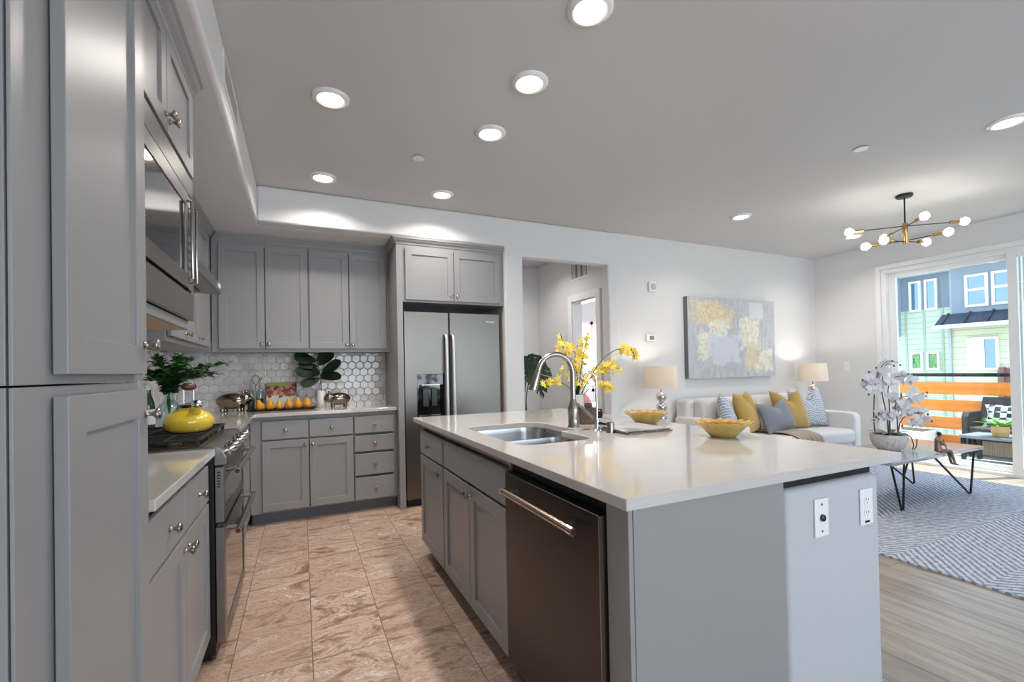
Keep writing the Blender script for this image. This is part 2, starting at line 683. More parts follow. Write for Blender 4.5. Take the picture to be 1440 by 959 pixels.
# hall and bedroom beyond the passage
struct('wall_hall_left', B(1.80, 1.93, YB+.1, 7.0, 0, CZ), WALL)
struct('wall_hall_back', B(1.93, 3.2, 5.95, 6.05, 0, CZ), WALL)
HY0, HY1, HZ = 4.46, 4.99, 2.085
m = MB()
m.prism([(YL+.12, 0), (HY0, 0), (HY0, HZ), (HY1, HZ), (HY1, 0), (7.0, 0), (7.0, CZ), (YL+.12, CZ)], 3.2, 3.31, T=lambda p: (p[2], p[0], p[1]))
struct('wall_hall_right', m, WALL)
m = MB()
m.box(3.17, 3.2, HY1, HY1+.085, 0, HZ+.085).box(3.17, 3.2, HY0-.085, HY0, 0, HZ+.085).box(3.17, 3.2, HY0, HY1, HZ, HZ+.085)
m.box(3.19, 3.32, HY1-.02, HY1, 0, HZ).box(3.19, 3.32, HY0, HY0+.02, 0, HZ).box(3.19, 3.32, HY0+.02, HY1-.02, HZ-.02, HZ)
struct('door_1', m, TRIMW, bevel=.004)
m = MB()
BX0, BX1, BZ0, BZ1 = 3.95, 5.85, 0.80, 2.1
m.prism([(3.31, 0), (XR+.1, 0), (XR+.1, CZ), (3.31, CZ)], 7.0, 7.04, T=lambda p: (p[0], p[2], p[1])) if False else None
m.box(3.31, BX0, 7.0, 7.12, 0, CZ).box(BX1, XR+.1, 7.0, 7.12, 0, CZ).box(BX0, BX1, 7.0, 7.12, 0, BZ0).box(BX0, BX1, 7.0, 7.12, BZ1, CZ)
struct('wall_bedroom_back', m, WALL)
m = MB()
for x in (BX0, (BX0+BX1)/2-.03, BX1-.06):
    m.box(x, x+.06, 7.02, 7.08, BZ0, BZ1)
m.box(BX0, BX1, 7.02, 7.08, BZ0, BZ0+.06).box(BX0, BX1, 7.02, 7.08, BZ1-.06, BZ1)
struct('window_2', m, TRIMW)
struct('wall_bedroom_right', B(XR, XR+.12, YL+.12, 7.12, 0, CZ), WALL)
# baseboards
m = MB().box(3.215, XR, YL-.014, YL, 0, .10)
struct('baseboard_living', m, TRIMW, bevel=.003)
m = MB().box(XR-.014, XR, DY1+.06, YL-.014, 0, .10)
struct('baseboard_right', m, TRIMW, bevel=.003)
m = MB().box(3.186, 3.2, HY1+.085, 5.95, 0, .10).box(1.93, 3.186, 5.936, 5.95, 0, .10)
struct('baseboard_hall', m, TRIMW, bevel=.003)

# sliding glass door
g = struct('door_2', MB().box(XR-.012, XR+.012, DY1-.0, DY1+.055, 0, DZ+.055).box(XR-.012, XR+.012, DY0-.055, DY0, 0, DZ+.055).box(XR-.012, XR+.012, DY0, DY1, DZ, DZ+.055), TRIMW, bevel=.004)
fr = MB().box(XR+.01, XR+.13, DY1-.05, DY1, 0, DZ).box(XR+.01, XR+.13, DY0, DY0+.05, 0, DZ).box(XR+.01, XR+.13, DY0+.05, DY1-.05, DZ-.05, DZ).box(XR+.01, XR+.13, DY0+.05, DY1-.05, 0, .035)
fr.build('door_frame', TRIMW, g, bevel=.003)
GLASS = glass('clear_glass', (244, 250, 250), 0.12)
for (y0, y1, xc) in ((2.045, DY1-.05, XR+.095), (DY0+.05, 2.135, XR+.045)):
    s = MB()
    w = .075
    s.box(xc-.02, xc+.02, y0, y0+w, .035, DZ-.05).box(xc-.02, xc+.02, y1-w, y1, .035, DZ-.05)
    s.box(xc-.02, xc+.02, y0+w, y1-w, .035, .035+.07).box(xc-.02, xc+.02, y0+w, y1-w, DZ-.05-.06, DZ-.05)
    so = s.build('sash', TRIMW, g, bevel=.004)
    MB().box(xc-.004, xc+.004, y0+w, y1-w, .105, DZ-.11).build('glass_pane', GLASS, so)

# hexagon tile backsplash
HEXM = [mat('marble_hex_%d' % i, c, .14, vary=(c2, 9.0), coat=.2) for i, (c, c2) in enumerate((((218, 215, 213), (230, 229, 228)), ((210, 208, 207), (224, 223, 223)), ((222, 220, 217), (208, 204, 200)), ((198, 195, 195), (218, 216, 216))))]
GROUT = mat('grout', (200, 198, 196), .8)


def hexwall(u0, u1, z0, z1, T, rnd):
    R = .0435
    dx, dz = R*math.sqrt(3), R*1.5
    mb = MB(T)
    mb.cur = 4
    mb.add([(u0, .004, z0), (u1, .004, z0), (u1, .004, z1), (u0, .004, z1)], [(0, 1, 2, 3)])
    row = 0
    z = z0
    while z < z1+R:
        u = u0+(dx/2 if row % 2 else 0)
        while u < u1+dx/2:
            mb.cur = rnd.choice((0, 0, 1, 2, 2, 3))
            tx, tz = rnd.uniform(-.035, .035), rnd.uniform(-.035, .035)
            ring = []
            for rr, dd in ((R*.985, .006), (R*.95, .0093), (R*.82, .0105)):
                for k in range(6):
                    a = PI/6+k*PI/3
                    pu, pz = u+rr*math.cos(a), z+rr*math.sin(a)
                    d = dd+(tx*(pu-u)+tz*(pz-z))
                    ring.append((min(max(pu, u0), u1), d, min(max(pz, z0), z1)))
            ring.append((min(max(u, u0), u1), .0100, min(max(z, z0), z1)))
            f = []
            for j in (0, 6):
                f += [(j+k, j+(k+1) % 6, j+6+(k+1) % 6, j+6+k) for k in range(6)]
            f += [(12+k, 12+(k+1) % 6, 18) for k in range(6)]
            if z < z1+R*.4 and u < u1+R*.6:
                mb.add(ring, f)
            u += dx
        row += 1
        z += dz
    return mb


rr = random.Random(3)
struct('wall_back_tiles', hexwall(XL+.012, .783, .914, 1.425, backF(YB), rr), HEXM+[GROUT], recalc=True)
struct('wall_left_tiles', hexwall(1.44, YB-.012, .914, 1.42, leftF(XL), rr), HEXM+[GROUT], recalc=True)

# ================================================================== cabinets


def knob(F, u, d, z, parent):
    mb = MB(F)
    pr = [(.0105, 0), (.0105, .002), (.006, .005), (.0048, .010), (.0052, .014), (.0085, .019), (.0145, .0235), (.0158, .026), (.0150, .029), (.0105, .0318), (.004, .0328)]
    mb.lathe(pr, T=lambda p: (u+p[0], d+p[2], z+p[1]), seg=18)
    return mb.build('knob', NICKEL, parent, smooth=50)


def door(F, u0, u1, z0, z1, d0, root, knobat=None, rail=.058, th=.020):
    d0 += .003
    o = MB(F).shaker(u0, u1, z0, z1, d0, th, rail).build('door', CAB, root, bevel=.0016)
    if knobat:
        knob(F, knobat[0], d0+th, knobat[1], o)
    return o


def drawer(F, u0, u1, z0, z1, d0, root, knobat=True, th=.020):
    d0 += .003
    o = MB(F).box(u0, u1, d0, d0+th, z0, z1).build('drawer', CAB, root, bevel=.003)
    if knobat:
        knob(F, (u0+u1)/2, d0+th, (z0+z1)/2, o)
    return o


def carcass(F, u0, u1, dback, z0, z1, root, t=.018, openings=None):
    """hollow case: two sides, bottom, back and face frame"""
    mb = MB(F)
    mb.box(u0, u0+t, dback, -.018, z0, z1).box(u1-t, u1, dback, -.018, z0, z1)
    mb.box(u0+t, u1-t, dback, -.018, z0, z0+t).box(u0+t, u1-t, dback, dback+t, z0+t, z1)
    e = .016
    mb.box(u0, u0+e, -.018, 0, z0, z1).box(u1-e, u1, -.018, 0, z0, z1).box(u0+e, u1-e, -.018, 0, z0, z0+e).box(u0+e, u1-e, -.018, 0, z1-.030, z1)
    mb.box(u0+e, u1-e, -.030, -.022, z0+e, z1-.030)
    return mb.build('case', CAB, root, bevel=.001)


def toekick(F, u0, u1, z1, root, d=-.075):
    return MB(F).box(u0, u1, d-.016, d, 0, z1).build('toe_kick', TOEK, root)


# ---- tall pantry by the camera
FL = leftF(-.372)
PY0, PY1 = .885, 1.430
t = thing('pantry_cabinet', 'tall grey pantry cabinet filling the left edge of the photo', 'cabinet', (-.68, (PY0+PY1)/2, 0))
for nm, z0, z1 in (('lower_case', .10, 1.2140), ('upper_case', 1.2170, SOF-.003)):
    MB(FL).box(PY0+.012, PY1, -.611, -.008, z0, z1).box(PY0, PY1, -.005, 0, z0, z1).box(PY0, PY0+.012, -.611, -.008, z0, z1).build(nm, CAB, t, bevel=.001)
door(FL, .990, 1.413, 1.233, 2.395, 0, t, (1.392, 1.305), .068)
door(FL, .990, 1.413, .115, 1.197, 0, t, (1.392, 1.135), .068)
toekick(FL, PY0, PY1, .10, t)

# ---- base cabinet between pantry and range
FB = leftF(-.385)
t = thing('base_cabinet', 'grey base cabinet with two drawers between pantry and range', 'cabinet', (-.68, 1.87, 0))
carcass(FB, 1.432, 2.306, -.595, .10, .882, t)
drawer(FB, 1.45, 1.866, .700, .848, 0, t)
drawer(FB, 1.875, 2.293, .700, .848, 0, t)
door(FB, 1.45, 1.866, .125, .688, 0, t, (1.842, .645))
door(FB, 1.875, 2.293, .125, .688, 0, t, (1.899, .645))
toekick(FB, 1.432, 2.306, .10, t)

# ---- microwave cabinet
FM = leftF(-.416)
t = thing('microwave_cabinet', 'grey upper cabinet holding the built-in microwave', 'cabinet', (-.70, 1.84, 1.41))
m = MB(FM)
MY0, MY1 = 1.432, 2.250
m.box(MY0, MY0+.02, -.567, 0, 1.415, SOF-.003).box(MY1-.02, MY1, -.567, 0, 1.415, SOF-.003)
m.box(MY0+.02, MY1-.02, -.567, 0, 2.030, 2.048).box(MY0+.02, MY1-.02, -.567, 0, 2.412, SOF-.003).box(MY0+.02, MY1-.02, -.567, -.55, 1.452, 2.03)
m.box(MY0+.02, MY1-.02, -.567, -.02, 2.048, 2.412)
m.build('case', CAB, t, bevel=.001)
sh = MB(FM).box(MY0+.02, MY1-.02, -.567, 0, 1.417, 1.45).build('shelf', CAB, t, bevel=.002)
MB(FM).box(MY0+.03, MY1-.03, -.55, -.02, 1.4145, 1.417).build('underside', CABIN, sh)
door(FM, 1.440, 1.838, 2.040, 2.396, 0, t, (1.814, 2.088))
door(FM, 1.844, 2.244, 2.040, 2.396, 0, t, (1.868, 2.088))


def crown(T, poly_path, name, par=None):
    """crown profile (out, z) run along u0..u1"""
    return None


CRP = [(0, 2.383), (.006, 2.383), (.010, 2.396), (.026, 2.412), (.034, 2.424), (.040, 2.428), (.040, SOF), (0, SOF)]


def crownrun(F, u0, u1, parent, d=.0, cut0=0, cut1=0):
    n = len(CRP)
    mb = MB(F)
    vs_ = [(u0-cut0*o, d+o, z) for o, z in CRP]+[(u1+cut1*o, d+o, z) for o, z in CRP]
    fs_ = [tuple(range(n)), tuple(range(n, 2*n))]+[(i, (i+1) % n, n+(i+1) % n, n+i) for i in range(n)]
    mb.add(vs_, fs_)
    return mb.build('crown_molding', CAB, parent)


crownrun(FM, MY0, MY1, t, .018, 0, 0)

# ---- built-in microwave with trim kit
t = thing('microwave', 'built-in stainless microwave with trim kit under the upper doors', 'microwave', (-.70, 1.84, 1.452))
FW = leftF(-.396)
U0, U1 = 1.462, 2.238
MB(FW).box(U0+.03, U1-.03, -.45, -.02, 1.47, 2.01).build('body', DARKM, t)
m = MB(FW)
m.box(U0, U1, -.018, .0, 1.452, 1.556).box(U0, U1, -.018, .0, 1.950, 2.026).box(U0, U0+.05, -.018, 0, 1.556, 1.950).box(U1-.028, U1, -.018, 0, 1.556, 1.950)
m.build('trim_kit', STEELH, t, bevel=.002)
D0, D1, DS = U0+.056, U1-.034, U1-.118
m = MB(FW)
w = .055
m.box(D0, DS, -.02, .006, 1.566, 1.566+w).box(D0, DS, -.02, .006, 1.937-w, 1.937).box(D0, D0+w, -.02, .006, 1.566+w, 1.937-w).box(DS-w*.7, DS, -.02, .006, 1.566+w, 1.937-w)
dr = m.build('door', STEELH, t, bevel=.002)
MB(FW).box(D0+w, DS-w*.7, -.016, .003, 1.566+w, 1.937-w).build('window', BLACKG, dr)
m = MB(FW)
m.tube([(DS-.012, .006, 1.60), (DS-.012, .020, 1.603), (DS-.012, .020, 1.90), (DS-.012, .006, 1.903)], .006, 8)
m.build('handle', NICKEL, dr, smooth=40)
m = MB(FW)
m.box(DS+.004, D1, -.02, .003, 1.566, 1.937)
cp = m.build('control_panel', BLACKG, t, bevel=.002)
m = MB(FW)
for r in range(5):
    for c in range(3):
        u = DS+.012+c*.020
        m.box(u, u+.015, .003, .0045, 1.62+r*.034, 1.62+r*.034+.02)
m.build('button_pad', GREYP, cp)
MB(FW).box(DS+.012, DS+.068, .003, .004, 1.85, 1.895).build('display', mat('dim_display', (34, 46, 52), .1), cp)
MB(FW).tube([(D1-.006, .003, 1.60), (D1-.006, .018, 1.602), (D1-.006, .018, 1.90), (D1-.006, .003, 1.902)], .0045, 8).build('side_trim', NICKEL, cp, smooth=40)

# ---- uppers over the range and beyond it on the left wall
FU = leftF(-.68)
t = thing('wall_cabinet', 'short grey wall cabinet above the range hood', 'cabinet', (-.83, 2.70, 1.80))
carcass(FU, 2.30, 3.09, -.304, 1.80, SOF-.003, t)
MB(FU).box(2.316, 3.074, -.018, 0, 2.340, 2.414).build('face_rail', CAB, t, bevel=.001)
door(FU, 2.315, 2.692, 1.815, 2.351, 0, t, (2.668, 1.85))
door(FU, 2.698, 3.075, 1.815, 2.351, 0, t, (2.722, 1.85))
crownrun(FU, 2.256, 3.09, t, .0)
t = thing('wall_cabinet', 'grey three-door wall cabinet on the left wall beyond the hood', 'cabinet', (-.83, 3.78, 1.427))
carcass(FU, 3.092, 4.476, -.304, 1.427, SOF-.003, t)
MB(FU).box(3.108, 4.30, -.018, 0, 2.340, 2.414).build('face_rail', CAB, t, bevel=.001)
MB(FU).box(3.108, 4.30, -.018, 0, 1.443, 1.462).build('face_rail', CAB, t, bevel=.001)
MB(FU).box(4.30, 4.46, -.018, 0, 1.443, 2.414).build('corner_filler', CAB, t, bevel=.001)
MB(FU).box(3.830, 3.860, -.018, 0, 1.462, 2.340).build('face_stile', CAB, t, bevel=.001)
door(FU, 3.115, 3.468, 1.457, 2.351, 0, t, (3.446, 1.495))
door(FU, 3.474, 3.835, 1.457, 2.351, 0, t, (3.496, 1.495))
door(FU, 3.855, 4.300, 1.457, 2.351, 0, t, (3.880, 1.495))
crownrun(FU, 3.09, 4.482, t, .0, 0, -1)

# ---- range hood
t = thing('range_hood', 'slim stainless range hood under the short wall cabinet', 'range hood', (-.70, 2.70, 1.70))
m = MB()
m.prism([(XL+.006, 1.71), (-.425, 1.695), (-.412, 1.70), (-.412, 1.755), (-.425, 1.762), (-.60, 1.797), (XL+.006, 1.797)], 2.318, 3.085, T=lambda p: (p[0], p[2], p[1]))
m.build('canopy', STEELH, t, bevel=.002)
m = MB()
for y in (2.40, 2.71):
    m.box(-.86, -.50, y, y+.27, 1.692, 1.702)
m.build('filter', DARKM, t)
MB().box(-.4125, -.4085, 2.96, 3.03, 1.718, 1.742).build('switch_panel', WHITEP, t)
MB().lathe([(.022, -.004), (.024, 0)], (-.52, 2.97, 1.697), seg=16).build('hood_lamp', GREYP, t)

# ---- narrow base cabinet between range and corner
t = thing('base_cabinet', 'narrow grey base cabinet squeezed between range and corner', 'cabinet', (-.68, 3.64, 0))
carcass(FB, 3.085, 4.215, -.595, .10, .882, t)
MB(FB).box(3.695, 4.199, -.018, 0, .116, .852).build('corner_filler', CAB, t, bevel=.001)
drawer(FB, 3.10, 3.70, .700, .848, 0, t)
door(FB, 3.10, 3.70, .125, .688, 0, t, (3.66, .645))
toekick(FB, 3.085, 4.30, .10, t)

# ---- back wall base cabinets
FK = backF(4.220)
t = thing('base_cabinet', 'grey back base cabinet with two doors under two drawers', 'cabinet', (.0, 4.5, 0))
carcass(FK, -.382, .408, -.565, .10, .882, t)
MB(FK).box(-.366, -.290, -.018, 0, .116, .852).build('corner_filler', CAB, t, bevel=.001)
drawer(FK, -.297, .047, .697, .845, 0, t)
drawer(FK, .056, .404, .697, .845, 0, t)
door(FK, -.297, .047, .115, .684, 0, t, (.022, .640))
door(FK, .056, .404, .115, .684, 0, t, (.081, .640))
toekick(FK, -.382, .408, .10, t)
t = thing('drawer_cabinet', 'grey stack of four drawers beside the refrigerator panel', 'cabinet', (.6, 4.5, 0))
carcass(FK, .410, .783, -.565, .10, .882, t)
MB(FK).box(.746, .767, -.018, 0, .116, .852).build('filler_strip', CAB, t, bevel=.001)
for z0, z1 in ((.697, .845), (.536, .676), (.328, .516), (.115, .308)):
    drawer(FK, .416, .752, z0, z1, 0, t)
toekick(FK, .410, .783, .10, t)

# ---- back wall uppers
FT = backF(4.520)
t = thing('wall_cabinet', 'left two-door grey wall cabinet on the back wall', 'cabinet', (-.28, 4.65, 1.427))
carcass(FT, -.676, .066, -.262, 1.427, SOF-.003, t)
MB(FT).box(-.660, -.618, -.018, 0, 1.443, 2.414).build('corner_filler', CAB, t, bevel=.001)
MB(FT).box(-.618, .05, -.018, 0, 2.340, 2.414).build('face_rail', CAB, t, bevel=.001)
MB(FT).box(-.618, .05, -.018, 0, 1.443, 1.462).build('face_rail', CAB, t, bevel=.001)
door(FT, -.625, -.284, 1.457, 2.351, 0, t, (-.306, 1.495))
door(FT, -.276, .058, 1.457, 2.351, 0, t, (-.252, 1.495))
crownrun(FT, -.676, .066, t, .0, -1, 0)
t = thing('wall_cabinet', 'right two-door grey wall cabinet beside the refrigerator panel', 'cabinet', (.42, 4.65, 1.427))
carcass(FT, .068, .783, -.262, 1.427, SOF-.003, t)
MB(FT).box(.748, .767, -.018, 0, 1.443, 2.414).build('filler_strip', CAB, t, bevel=.001)
MB(FT).box(.084, .748, -.018, 0, 2.340, 2.414).build('face_rail', CAB, t, bevel=.001)
MB(FT).box(.084, .748, -.018, 0, 1.443, 1.462).build('face_rail', CAB, t, bevel=.001)
door(FT, .076, .411, 1.457, 2.351, 0, t, (.389, 1.495))
door(FT, .419, .754, 1.457, 2.351, 0, t, (.443, 1.495))
crownrun(FT, .066, .784, t, .0, 0, -1)

# ---- refrigerator surround
FR = backF(4.120)
t = thing('refrigerator_cabinet', 'grey cabinet and side panel framing the refrigerator', 'cabinet', (1.3, 4.45, 0))
MB(FR).box(.785, .838, -.664, 0, 0, SOF-.003).build('side_panel', CAB, t, bevel=.0015)
m = MB(FR)
m.box(.838, 1.828, -.664, 0, 1.862, SOF-.003)
m.build('case', CAB, t, bevel=.001)
door(FR, .862, 1.312, 1.882, 2.350, 0, t, (1.286, 1.925))
door(FR, 1.318, 1.786, 1.882, 2.350, 0, t, (1.344, 1.925))
crownrun(FR, .785, 1.828, t, .0, .7, 0)
mb = MB(lambda p: (.785-p[1], p[0], p[2]))
n = len(CRP)
mb.add([(4.12-o, o, z) for o, z in CRP]+[(4.52, o, z) for o, z in CRP], [tuple(range(n)), tuple(range(n, 2*n))]+[(i, (i+1) % n, n+(i+1) % n, n+i) for i in range(n)])
mb.build('side_crown_molding', CAB, t)

# ---- refrigerator
t = thing('refrigerator', 'stainless side-by-side refrigerator with ice dispenser', 'refrigerator', (1.31, 4.45, 0))
MB().box(.852, 1.792, 4.195, 4.77, .03, 1.762).build('body', DARKM, t, bevel=.004)


def fdoor(u0, u1):
    mb = MB(backF(4.19))
    pl = [(u0, 0), (u0, .052), (u0+.012, .064), (u1-.012, .064), (u1, .052), (u1, 0)]
    mb.prism(pl, .075, 1.775, T=lambda p: (p[0], p[1], p[2]))
    return mb
ld = None
# left door is cut round the dispenser recess
HX0, HX1, HZ0, HZ1 = .955, 1.212, .805, 1.205
m = MB(backF(4.19))
m.box(.848, HX0, 0, .064, .075, 1.775).box(HX1, 1.258, 0, .064, .075, 1.775).box(HX0, HX1, 0, .064, .075, HZ0).box(HX0, HX1, 0, .064, HZ1, 1.775)
ld = m.build('freezer_door', STEEL, t)
m = MB(backF(4.19))
m.box(HX0, HX1, .004, .012, HZ0, HZ1).box(HX0, HX0+.014, .012, .066, HZ0, HZ1).box(HX1-.014, HX1, .012, .066, HZ0, HZ1).box(HX0+.014, HX1-.014, .012, .066, HZ1-.10, HZ1).box(HX0+.014, HX1-.014, .012, .066, HZ0, HZ0+.016)
m.build('dispenser', BLACKG, ld, bevel=.002)
m = MB(backF(4.19))
m.box(HX0+.045, HX1-.045, .066, .069, HZ1-.103, HZ1-.094)
m.build('dispenser_light_bar', NICKEL, ld)
for u in (HX0+.06, HX1-.115):
    MB(backF(4.19)).box(u, u+.055, .014, .030, HZ0+.10, HZ1-.13).build('dispenser_paddle', mat('dark_paddle', (40, 40, 42), .3), ld, bevel=.004)
rd = fdoor(1.264, 1.790).build('refrigerator_door', STEEL, t)
for u, s, p in ((1.228, -1, ld), (1.295, 1, rd)):
    m = MB(backF(4.19))
    pts = smoothpath([(u, .064, 1.575), (u, .085, 1.565), (u, .108, 1.52), (u, .116, 1.2), (u, .116, .9), (u, .108, .62), (u, .085, .575), (u, .064, .565)], 5)
    m.tube(pts, .016, 10, flat=.7)
    m.build('handle', mat('satin_handle_steel', (214, 217, 222), .42, .8), p, smooth=50)
m = MB(backF(4.19)).box(.86, 1.784, -.02, .03, .012, .068)
for i in range(14):
    m.box(.90+i*.06, .94+i*.06, .03, .034, .03, .05)
m.build('toe_grille', BLACK, t)


def lettering(txt, size, loc, rot, m_, parent, name='lettering', depth=.0006):
    cu = bpy.data.curves.new(name, 'FONT')
    cu.body = txt
    cu.size = size
    cu.align_x = 'CENTER'
    cu.align_y = 'CENTER'
    cu.extrude = depth
    cu.materials.append(m_)
    tmp = bpy.data.objects.new('tmp', cu)
    C.objects.link(tmp)
    bpy.context.view_layer.update()
    me = bpy.data.meshes.new_from_object(tmp.evaluated_get(bpy.context.evaluated_depsgraph_get()))
    bpy.data.objects.remove(tmp)
    o = bpy.data.objects.new(name, me)
    C.objects.link(o)
    o.parent = parent
    o.location = Vector(loc)-WLOC[parent.name]
    o.rotation_euler = rot
    return o


lettering('Whirlpool', .022, (1.685, 4.1255, 1.702), (PI/2, 0, 0), mat('badge_silver', (225, 225, 225), .3, .6), rd)

# ---- countertops
struct_ct = MB().prism([(XL, 1.434), (-.340, 1.434), (-.340, 2.312), (XL, 2.312)], .884, .914)
tag(struct_ct.build('countertop', QUARTZ, bevel=.003), 'short white quartz countertop between pantry and range', 'countertop')
m = MB().prism([(XL, 3.080), (-.340, 3.080), (-.340, 4.178), (.783, 4.178), (.783, YB), (XL, YB)], .884, .914)
tag(m.build('countertop', QUARTZ, bevel=.003), 'L-shaped white quartz countertop in the back corner', 'countertop')

# ---- range
t = thing('range', 'stainless double-oven gas range with black grates', 'range', (-.65, 2.695, 0))
R0, R1 = 2.318, 3.072
MB().box(-.965, -.348, R0+.004, R1-.004, .03, .905).build('body', BLACK, t)
m = MB()
m.prism([(-.965, .905), (-.965, .922), (-.352, .922), (-.318, .912), (-.300, .872), (-.300, .842), (-.346, .838), (-.346, .905)], R0, R1, T=lambda p: (p[0], p[2], p[1]))
m.build('control_panel', STEELH, t, bevel=.003)
MB().box(-.94, -.40, R0+.02, R1-.02, .922, .927).build('cooktop', mat('dark_cooktop_steel', (150, 144, 138), .2, 1.0), t, bevel=.002)
m = MB()
for k in range(5):
    y = R0+.10+k*.138
    a = math.radians(65)
    T = (lambda yy: (lambda p: (-.309+p[2]*math.sin(a)+p[1]*math.cos(a), yy+p[0], .893+p[2]*math.cos(a)-p[1]*math.sin(a))))(y)
    m = MB()
    m.lathe([(.027, 0), (.027, .006), (.021, .010), (.019, .034), (.017, .037), (.004, .038)], T=T, seg=20)
    m.box(-.004, .004, -.019, .019, .034, .043, ) if False else None
    m.build('knob', CHROME, t, smooth=40)
# grates: three cast frames across the cooktop
for gi in range(3):
    y0 = R0+.03+gi*.234
    y1 = y0+.226
    m = MB()
    b = .006
    for y in (y0, y1):
        m.box(-.925, -.405, y-b, y+b, .946, .957)
    for x in (-.925, -.405):
        m.box(x-b, x+b, y0, y1, .946, .957)
    for f in (.25, .5, .75):
        y = y0+(y1-y0)*f
        m.box(-.925, -.405, y-.004, y+.004, .948, .957)
    for x in (-.80, -.665, -.53):
        m.box(x-.004, x+.004, y0, y1, .948, .957)
    for x in (-.92, -.41):
        for y in (y0, y1):
            m.box(x-.007, x+.007, y-.007, y+.007, .927, .950)
    m.build('grate', IRON, t, bevel=.002)
for x, y in ((-.80, R0+.14), (-.53, R0+.14), (-.665, R0+.377), (-.80, R0+.61), (-.53, R0+.61)):
    MB().lathe([(.045, .927), (.045, .932), (.034, .936), (.034, .942), (.004, .943)], (x, y, 0), seg=20).build('burner', IRON, t, smooth=40)


def ovendoor(z0, z1, win, hz, name):
    mb = MB()
    w = .055
    x0, x1 = -.345, -.312
    mb.box(x0, x1, R0+.004, R0+w, z0, z1).box(x0, x1, R1-w, R1-.004, z0, z1).box(x0, x1, R0+w, R1-w, z0, win[0]).box(x0, x1, R0+w, R1-w, win[1], z1)
    d = mb.build(name, STEELH, t, bevel=.003)
    MB().box(x0+.004, x1-.003, R0+w, R1-w, win[0], win[1]).build('window', BLACKG, d)
    h = MB().tube([(-.262, R0+.025, hz), (-.262, R1-.025, hz)], .0135, 14)
    h.build('handle', NICKEL, d, smooth=40)
    for y in (R0+.085, R1-.085):
        MB().tube([(-.313, y, hz+.004), (-.262, y, hz)], .010, 10).build('handle_bracket', STEELH, d, smooth=40)
    for y, s in ((R0+.025, -1), (R1-.025, 1)):
        MB().tube([(-.262, y-s*.002, hz), (-.262, y+s*.004, hz)], .0095, 14).build('handle_medallion', mat('dark_red_enamel', (96, 22, 22), .3), d, smooth=40)
    if name == 'upper_oven_door':
        k = MB()
        for i in range(6):
            k.box(-.336, -.324, R0+.0025, R0+.0045, .745+i*.012, .751+i*.012)
        k.build('vent_slots', BLACK, d)
    return d


ovendoor(.592, .832, (.635, .760), .805, 'upper_oven_door')
ovendoor(.075, .572, (.13, .49), .542, 'lower_oven_door')
MB().box(-.90, -.37, R0+.03, R1-.03, 0, .03).build('plinth', BLACK, t)

# ================================================================== island
FI = islF(.735)
IY0, IY1 = .895, 3.055
t = thing('island_cabinet', 'grey island cabinet with one drawer and door at the far end', 'cabinet', (1.0, 2.77, 0))
carcass(FI, 2.484, IY1, -.565, .10, .882, t)
MB(FI).box(3.005, 3.039, -.018, 0, .116, .852).build('filler_strip', CAB, t, bevel=.001)
drawer(FI, 2.496, 3.010, .694, .842, 0, t)
door(FI, 2.496, 3.010, .112, .682, 0, t, (2.530, .640))
toekick(FI, 2.484, IY1, .10, t)
t = thing('sink_cabinet', 'grey island sink cabinet with two doors beside the dishwasher', 'cabinet', (1.0, 2.05, 0))
carcass(FI, 1.618, 2.482, -.565, .10, .882, t)
MB(FI).box(1.624, 2.478, 0, .020, .694, .842).build('false_drawer_front', CAB, t, bevel=.003)
door(FI, 2.056, 2.478, .112, .682, 0, t, (2.082, .640))
door(FI, 1.624, 2.050, .112, .682, 0, t, (2.024, .640))
toekick(FI, 1.618, 2.482, .10, t)
t = thing('dishwasher_surround', 'flat grey panel closing the island end beside the dishwasher', 'surround', (1.0, .94, 0))
MB().box(.735, 1.298, IY0, .985, 0, .882).build('panel', CAB, t, bevel=.002)
MB().box(.720, .735, IY0+.002, .985, 0, .882).build('face_strip', CAB, t, bevel=.002)
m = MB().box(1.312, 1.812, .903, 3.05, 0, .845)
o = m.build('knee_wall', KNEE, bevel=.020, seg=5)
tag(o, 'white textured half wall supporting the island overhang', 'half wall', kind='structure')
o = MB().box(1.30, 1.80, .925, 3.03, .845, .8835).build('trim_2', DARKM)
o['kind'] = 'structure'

# dishwasher
t = thing('dishwasher', 'dark stainless dishwasher built into the island', 'dishwasher', (1.0, 1.30, 0))
MB().box(.742, 1.29, .990, 1.612, .05, .868).build('body', BLACK, t)
fd = MB().box(.704, .740, .994, 1.606, .125, .836).build('door', STEELD, t, bevel=.004, seg=3)
MB().box(.7025, .7415, .9935, .9965, .125, .836).build('door_edge_trim', NICKEL, fd)
h = MB().tube([(.664, 1.062, .783), (.664, 1.538, .783)], .0125, 16).build('handle', mat('warm_nickel', (196, 176, 162), .22, 1.0), fd, smooth=40)
for y in (1.115, 1.485):
    MB().tube([(.704, y, .786), (.664, y, .783)], .009, 10).build('handle_bracket', STEELH, fd, smooth=40)
for y, s in ((1.062, -1), (1.538, 1)):
    MB().tube([(.664, y-s*.018, .783), (.664, y+s*.006, .783)], .0138, 16).build('handle_end_cap', CHROME, fd, smooth=40)
for y, s in ((1.056, -1), (1.544, 1)):
    MB().tube([(.664, y, .783), (.664, y+s*.002, .783)], .0095, 14).build('handle_medallion', MATS['dark_red_enamel'], fd, smooth=40)
MB().box(.76, .80, .994, 1.606, 0, .12).build('toe_plate', BLACK, t)

